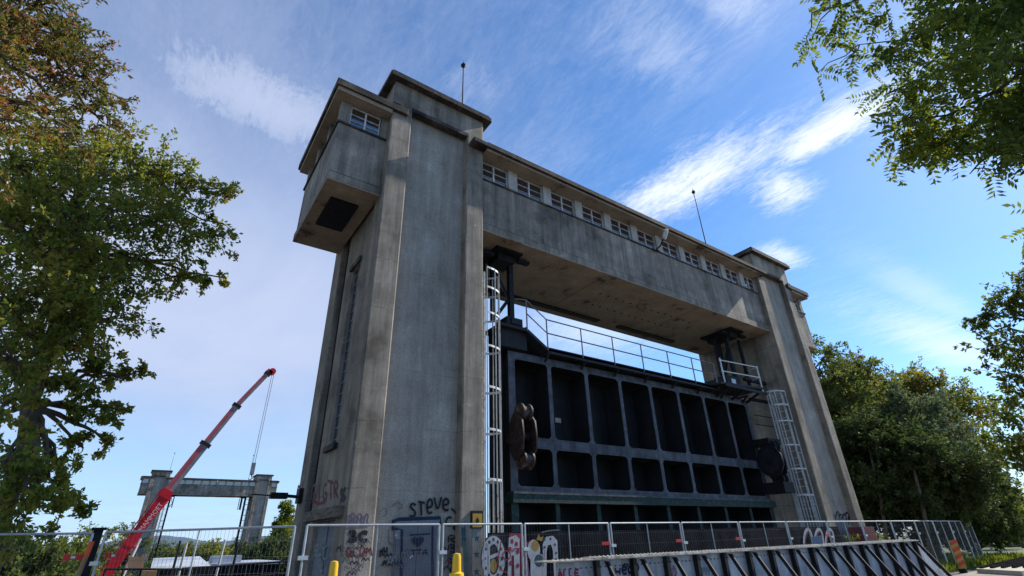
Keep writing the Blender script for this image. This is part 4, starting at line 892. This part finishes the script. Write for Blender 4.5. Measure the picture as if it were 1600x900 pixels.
limbs=[(3,[Q(1600,-60,7.5),Q(1520,20,7.0),Q(1430,60,6.6),Q(1340,70,6.3)],15,.62),(3,[Q(1640,80,7.8),Q(1560,140,7.2),Q(1480,180,6.9),Q(1400,190,6.6)],15,.62),(3,[Q(1620,-160,7),Q(1500,-60,6.6),Q(1400,-20,6.3),Q(1310,10,6.1),Q(1268,20,6.0)],14,.5),
       (3,[Q(1660,160,7.6),Q(1590,190,7.2),Q(1500,215,7),Q(1415,232,6.9),Q(1400,240,6.9)],13,.4),(3,[Q(1640,30,8.6),Q(1570,60,8.4),Q(1500,100,8.2),Q(1420,130,8.0),(Q(1380,150,7.9))],13,.6),(3,[Q(1680,140,8.8),Q(1610,120,8.8),Q(1540,190,8.5),Q(1470,210,8.3)],12,.5),
       (3,[Q(1700,300,7.6),Q(1640,330,7.4),Q(1606,350,7.3)],8,.4),(3,[Q(1700,180,7),Q(1630,200,6.7),Q(1580,225,6.5)],10,.5),(3,[Q(1560,-120,8),Q(1480,-10,7.8),Q(1420,40,7.6)],13,.6),(3,[Q(1640,130,7.4),Q(1580,215,7.1),Q(1530,255,7.0),Q(1515,272,7.0)],12,.35),(3,[Q(1680,120,6.6),Q(1620,100,6.6),Q(1570,90,6.6),(Q(1480,110,6.7))],14,.6),(3,[Q(1640,-40,9),Q(1570,20,9),Q(1530,80,8.8)],13,.7)]
pinnate('locust_tree',tb_,[(4.7,-12.5,2.5),(4.9,-12.3,5),(5.0,-12.0,6.6),(4.6,-11.6,8.5)],limbs,'near locust tree whose feathery branches hang in at the top right corner')
# 3. wood behind the far tower: separate trees
def crown_clumps(base,h,rx,rz0,n,r,seed=0,squash=1.):
    out=[]; b_=Vector(base)
    for i in range(n):
        d=Vector(rnd_unit(1)[0]); rad=random.random()**.4; zc=b_.z+rz0+(h-rz0)/2; p=Vector((b_.x+d.x*rx*rad,b_.y+d.y*rx*rad,zc+d.z*(h-rz0)/2*rad*.92))
        k=(p.z-b_.z-rz0)/(h-rz0); taper=1-.45*max(0,k-.5)*2; p.x=b_.x+(p.x-b_.x)*taper; p.y=b_.y+(p.y-b_.y)*taper
        out.append((p,r*random.uniform(.7,1.25),1.))
    return out
def wtree(u,dist,vtop,rx,rz0,leaf,size,per,n,r,label,bark='bark',tr=.25,name='broadleaf_tree',base_z=0,group='trees behind the far tower',lean=0):
    p=at(u,800,dist); top=at(u,vtop,dist).z; base=(p.x,p.y,base_z)
    cl=crown_clumps(base,top-base_z,rx,rz0,n,r)
    return tree(name,base,[(p.x+.3,p.y,base_z+rz0*.8),(p.x-.2+lean,p.y+.2,base_z+rz0+(top-base_z-rz0)*.5),(p.x+lean,p.y,base_z+(top-base_z)*.9)],cl,label,'tree',leaf,size,per,bark,tr,group)
wtree(1335,44,488,5.4,2.5,'leaf green',.20,460,100,1.3,'tall tree with a thin open top, directly right of the far tower cabin')
wtree(1290,50,565,5.0,1.0,'leaf gold',.22,420,60,1.4,'golden tree showing just beside the edge of the far tower')
wtree(1425,52,528,6.6,2.5,'leaf gold',.22,460,120,1.5,'broad golden green tree in the middle of the right-hand wood')
wtree(1495,54,548,6.0,2.5,'leaf olive',.22,440,100,1.4,'olive tree on the right shoulder of the wood')
wtree(1468,41,585,4.0,2.2,'leaf grey',.16,560,60,1.1,'silvery grey willow like tree standing in front of the wood',bark='barkpale')
wtree(1380,38,635,4.2,1.5,'leaf dark',.18,560,70,1.2,'dark shaded tree low in front of the wood, left of the pale trunk')
wtree(1440,37,668,4.0,1.2,'leaf dark',.18,560,70,1.1,'dark shaded tree above the right fence panels')
wtree(1318,36,680,3.6,.8,'leaf dark',.18,480,60,1.0,'dark low tree tight against the foot of the far tower')
wtree(1500,46,740,4.2,.3,'leaf dark',.20,480,60,1.0,'dark undergrowth tree at the right end of the fence')
# two bare pale trunks
for u,top,base_u,l in ((1358,690,1378,'pale bare slanting trunk nearer the far tower'),(1418,690,1444,'pale bare slanting trunk further right in the wood')):
    p0=at(base_u,845,34); p0.z=0; p1=at((u+base_u)/2+6,770,34.3); p2=at(u-6,top-25,37); t=thing('tree_trunk',p0,l,'tree trunk','pale bare trunks'); b=MB(); b.tube([p0,p0.lerp(p1,.5)+Vector((.1,0,0)),p1,p1.lerp(p2,.5)-Vector((.1,0,0)),p2],[.12,.10,.08,.05,.02],8); b.build('trunk','bark',t)
# right edge tree
cl=[(at(u,v,d),r,r*r/1.2+.2) for u,v,d,r in [(1560,470,27,.9),(1590,450,27,1.0),(1545,500,27,.7),(1600,490,27,1.1),(1550,540,27,.9),(1590,550,27,1.2),(1570,580,27,1.0),(1605,620,27,1.2),(1575,650,28,1.0),(1560,690,28,.8),(1600,690,27,1.1),(1590,730,27,.8),(1625,450,27,1.3),(1640,550,26,1.6),(1650,650,26,1.5),(1530,510,27,.5)]]
bs=at(1640,800,27)
tree('broadleaf_tree',(bs.x,bs.y,0),[at(1625,760,27),at(1615,690,27),at(1610,600,27),at(1610,500,27)],cl,'airy green tree cut off by the right edge of the picture','tree','leaf green',.16,480,trunk_r=.28,group='trees behind the far tower')
wtree(1575,62,735,2.6,2.2,'leaf olive',.2,160,22,.8,'small thin tree beside the sunlit lane',tr=.12)
for u,d,v,rx,l in ((1545,70,785,4.5,'lime green bush beyond the end of the fence'),(1600,75,780,5,'lime green bush by the lane at the right edge'),(1510,75,790,4,'yellow green bush behind the last fence panel')):
    wtree(u,d,v,rx,.1,'leaf lime',.26,340,34,1.0,l,tr=.1,name='bush',group='bushes along the lane')
# left side background
def bush(u,d,v,rx,leaf,size,per,n,r,label,name='bush',bz=LO,group='bushes in the left distance',rz=.1):
    p=at(u,850,d); top=at(u,v,d).z; base=(p.x,p.y,bz); tree(name,base,[(p.x,p.y,bz+(top-bz)*.4),(p.x,p.y,bz+(top-bz)*.75)],crown_clumps(base,top-bz,rx,rz,n,r),label,'tree' if 'tree' in name else 'bush',leaf,size,per,'bark',.12,group)
bush(20,24,838,3.4,'leaf dark',.14,520,60,.7,'dark green hedge bush at the bottom left corner')
bush(75,23,836,2.6,'leaf green',.14,520,55,.7,'green hedge bush behind the leftmost fence panel')
bush(118,50,812,2.0,'leaf lime',.14,560,30,.6,'bright yellow green bush behind the leaning stake')
bush(100,21,862,2.6,'leaf green',.12,480,40,.5,'low green bush left of the black post')
bush(150,66,808,3.6,'leaf olive',.18,420,34,.9,'small olive tree left of the crane boom',name='small_tree')
bush(190,68,816,3.4,'leaf green',.18,420,30,.8,'green tree close behind the crane boom',name='small_tree')
bush(438,118,776,2.0,'leaf lime',.42,420,44,1.1,'tall bright poplar beside the left tower, in the distance',name='poplar_tree')
bush(420,100,842,4.5,'leaf dark',.40,260,44,1.7,'dark hedge mass in front of the poplar')
bush(448,98,838,4.5,'leaf dark',.40,260,40,1.7,'dark evergreen bush tight against the left tower')
bush(392,110,846,3.,'leaf dark',.40,220,26,1.7,'dark bush at the foot of the far right tower')
bush(296,150,852,2.6,'leaf gold',.5,240,26,1.4,'yellow autumn bush under the far gate building')
bush(330,150,851,5,'leaf olive',.5,240,40,1.8,'rounded brownish bush in the middle of the far bank')
bush(352,140,856,4,'leaf olive',.5,240,30,1.7,'olive bush right of the pale scaffold tube')
bush(278,160,855,4,'leaf green',.5,240,30,1.8,'green bush behind the dark stanchion')
bush(315,135,864,6,'leaf green',.5,240,44,1.5,'low spreading green bush on the far bank')
bush(255,260,853,7,'leaf grey',.8,220,30,2.4,'pale hazy tree line at the far left gate leg')
bush(365,170,846,2.6,'leaf dark',.5,220,24,1.8,'dark round tree left of the far right tower',name='small_tree')
for i,(u,d,mt) in enumerate(((262,300,'roofwhite'),(350,320,'pillar'))):
    p=at(u,850,d); b=MB(); b.box(p.x-9,p.x+9,p.y,p.y+10,LO,LO+4.0); b.slab([(p.x-9.5,p.y-.4,LO+4),(p.x+9.5,p.y-.4,LO+4),(p.x+9.5,p.y+5,LO+6),(p.x-9.5,p.y+5,LO+6)],(0,0,.2),1); tag(b.build('house',[mt,'roofing']),['pale distant house near the far left gate leg','pale distant house between the bushes right of centre'][i],'house','far houses')
# grass tufts & weeds
n=2600; xx=RNG.uniform(21,36,n); yy=-1.9+(xx-21)*.06+RNG.uniform(0,3.0,n)**1.2; P0=np.stack([xx,yy,np.zeros(n)],1); dd=rnd_unit(n)*.5+np.array([0,0,1.]); dd/=np.linalg.norm(dd,axis=1)[:,None]
o=leafmesh('grass',P0,dd,.30,'leaf lime',None,.18); tag(o,'short green grass along the right end of the fence','grass',kind='stuff')
for i,(x,yy_,l) in enumerate(((16.3,-.6,'yellow flowering weed by the maroon cupboard'),(18.9,-.5,'yellow weed at the foot of the far tower'))):
    n=220; t=thing('weed',(x,yy_,0),l,'plant','weeds at the far tower'); P0=np.array([x,yy_,0])+RNG.normal(size=(n,3))*np.array([.25,.15,.0])+np.stack([np.zeros(n),np.zeros(n),RNG.uniform(.1,1.45,n)],1); leafmesh('foliage',P0,rnd_unit(n)*.6+np.array([0,0,.8]),.12,'leaf lime',t,.4)
for o in bpy.data.objects:
    if '_o' in o: del o['_o']
# parts were built in world space relative to the thing; snap child origins
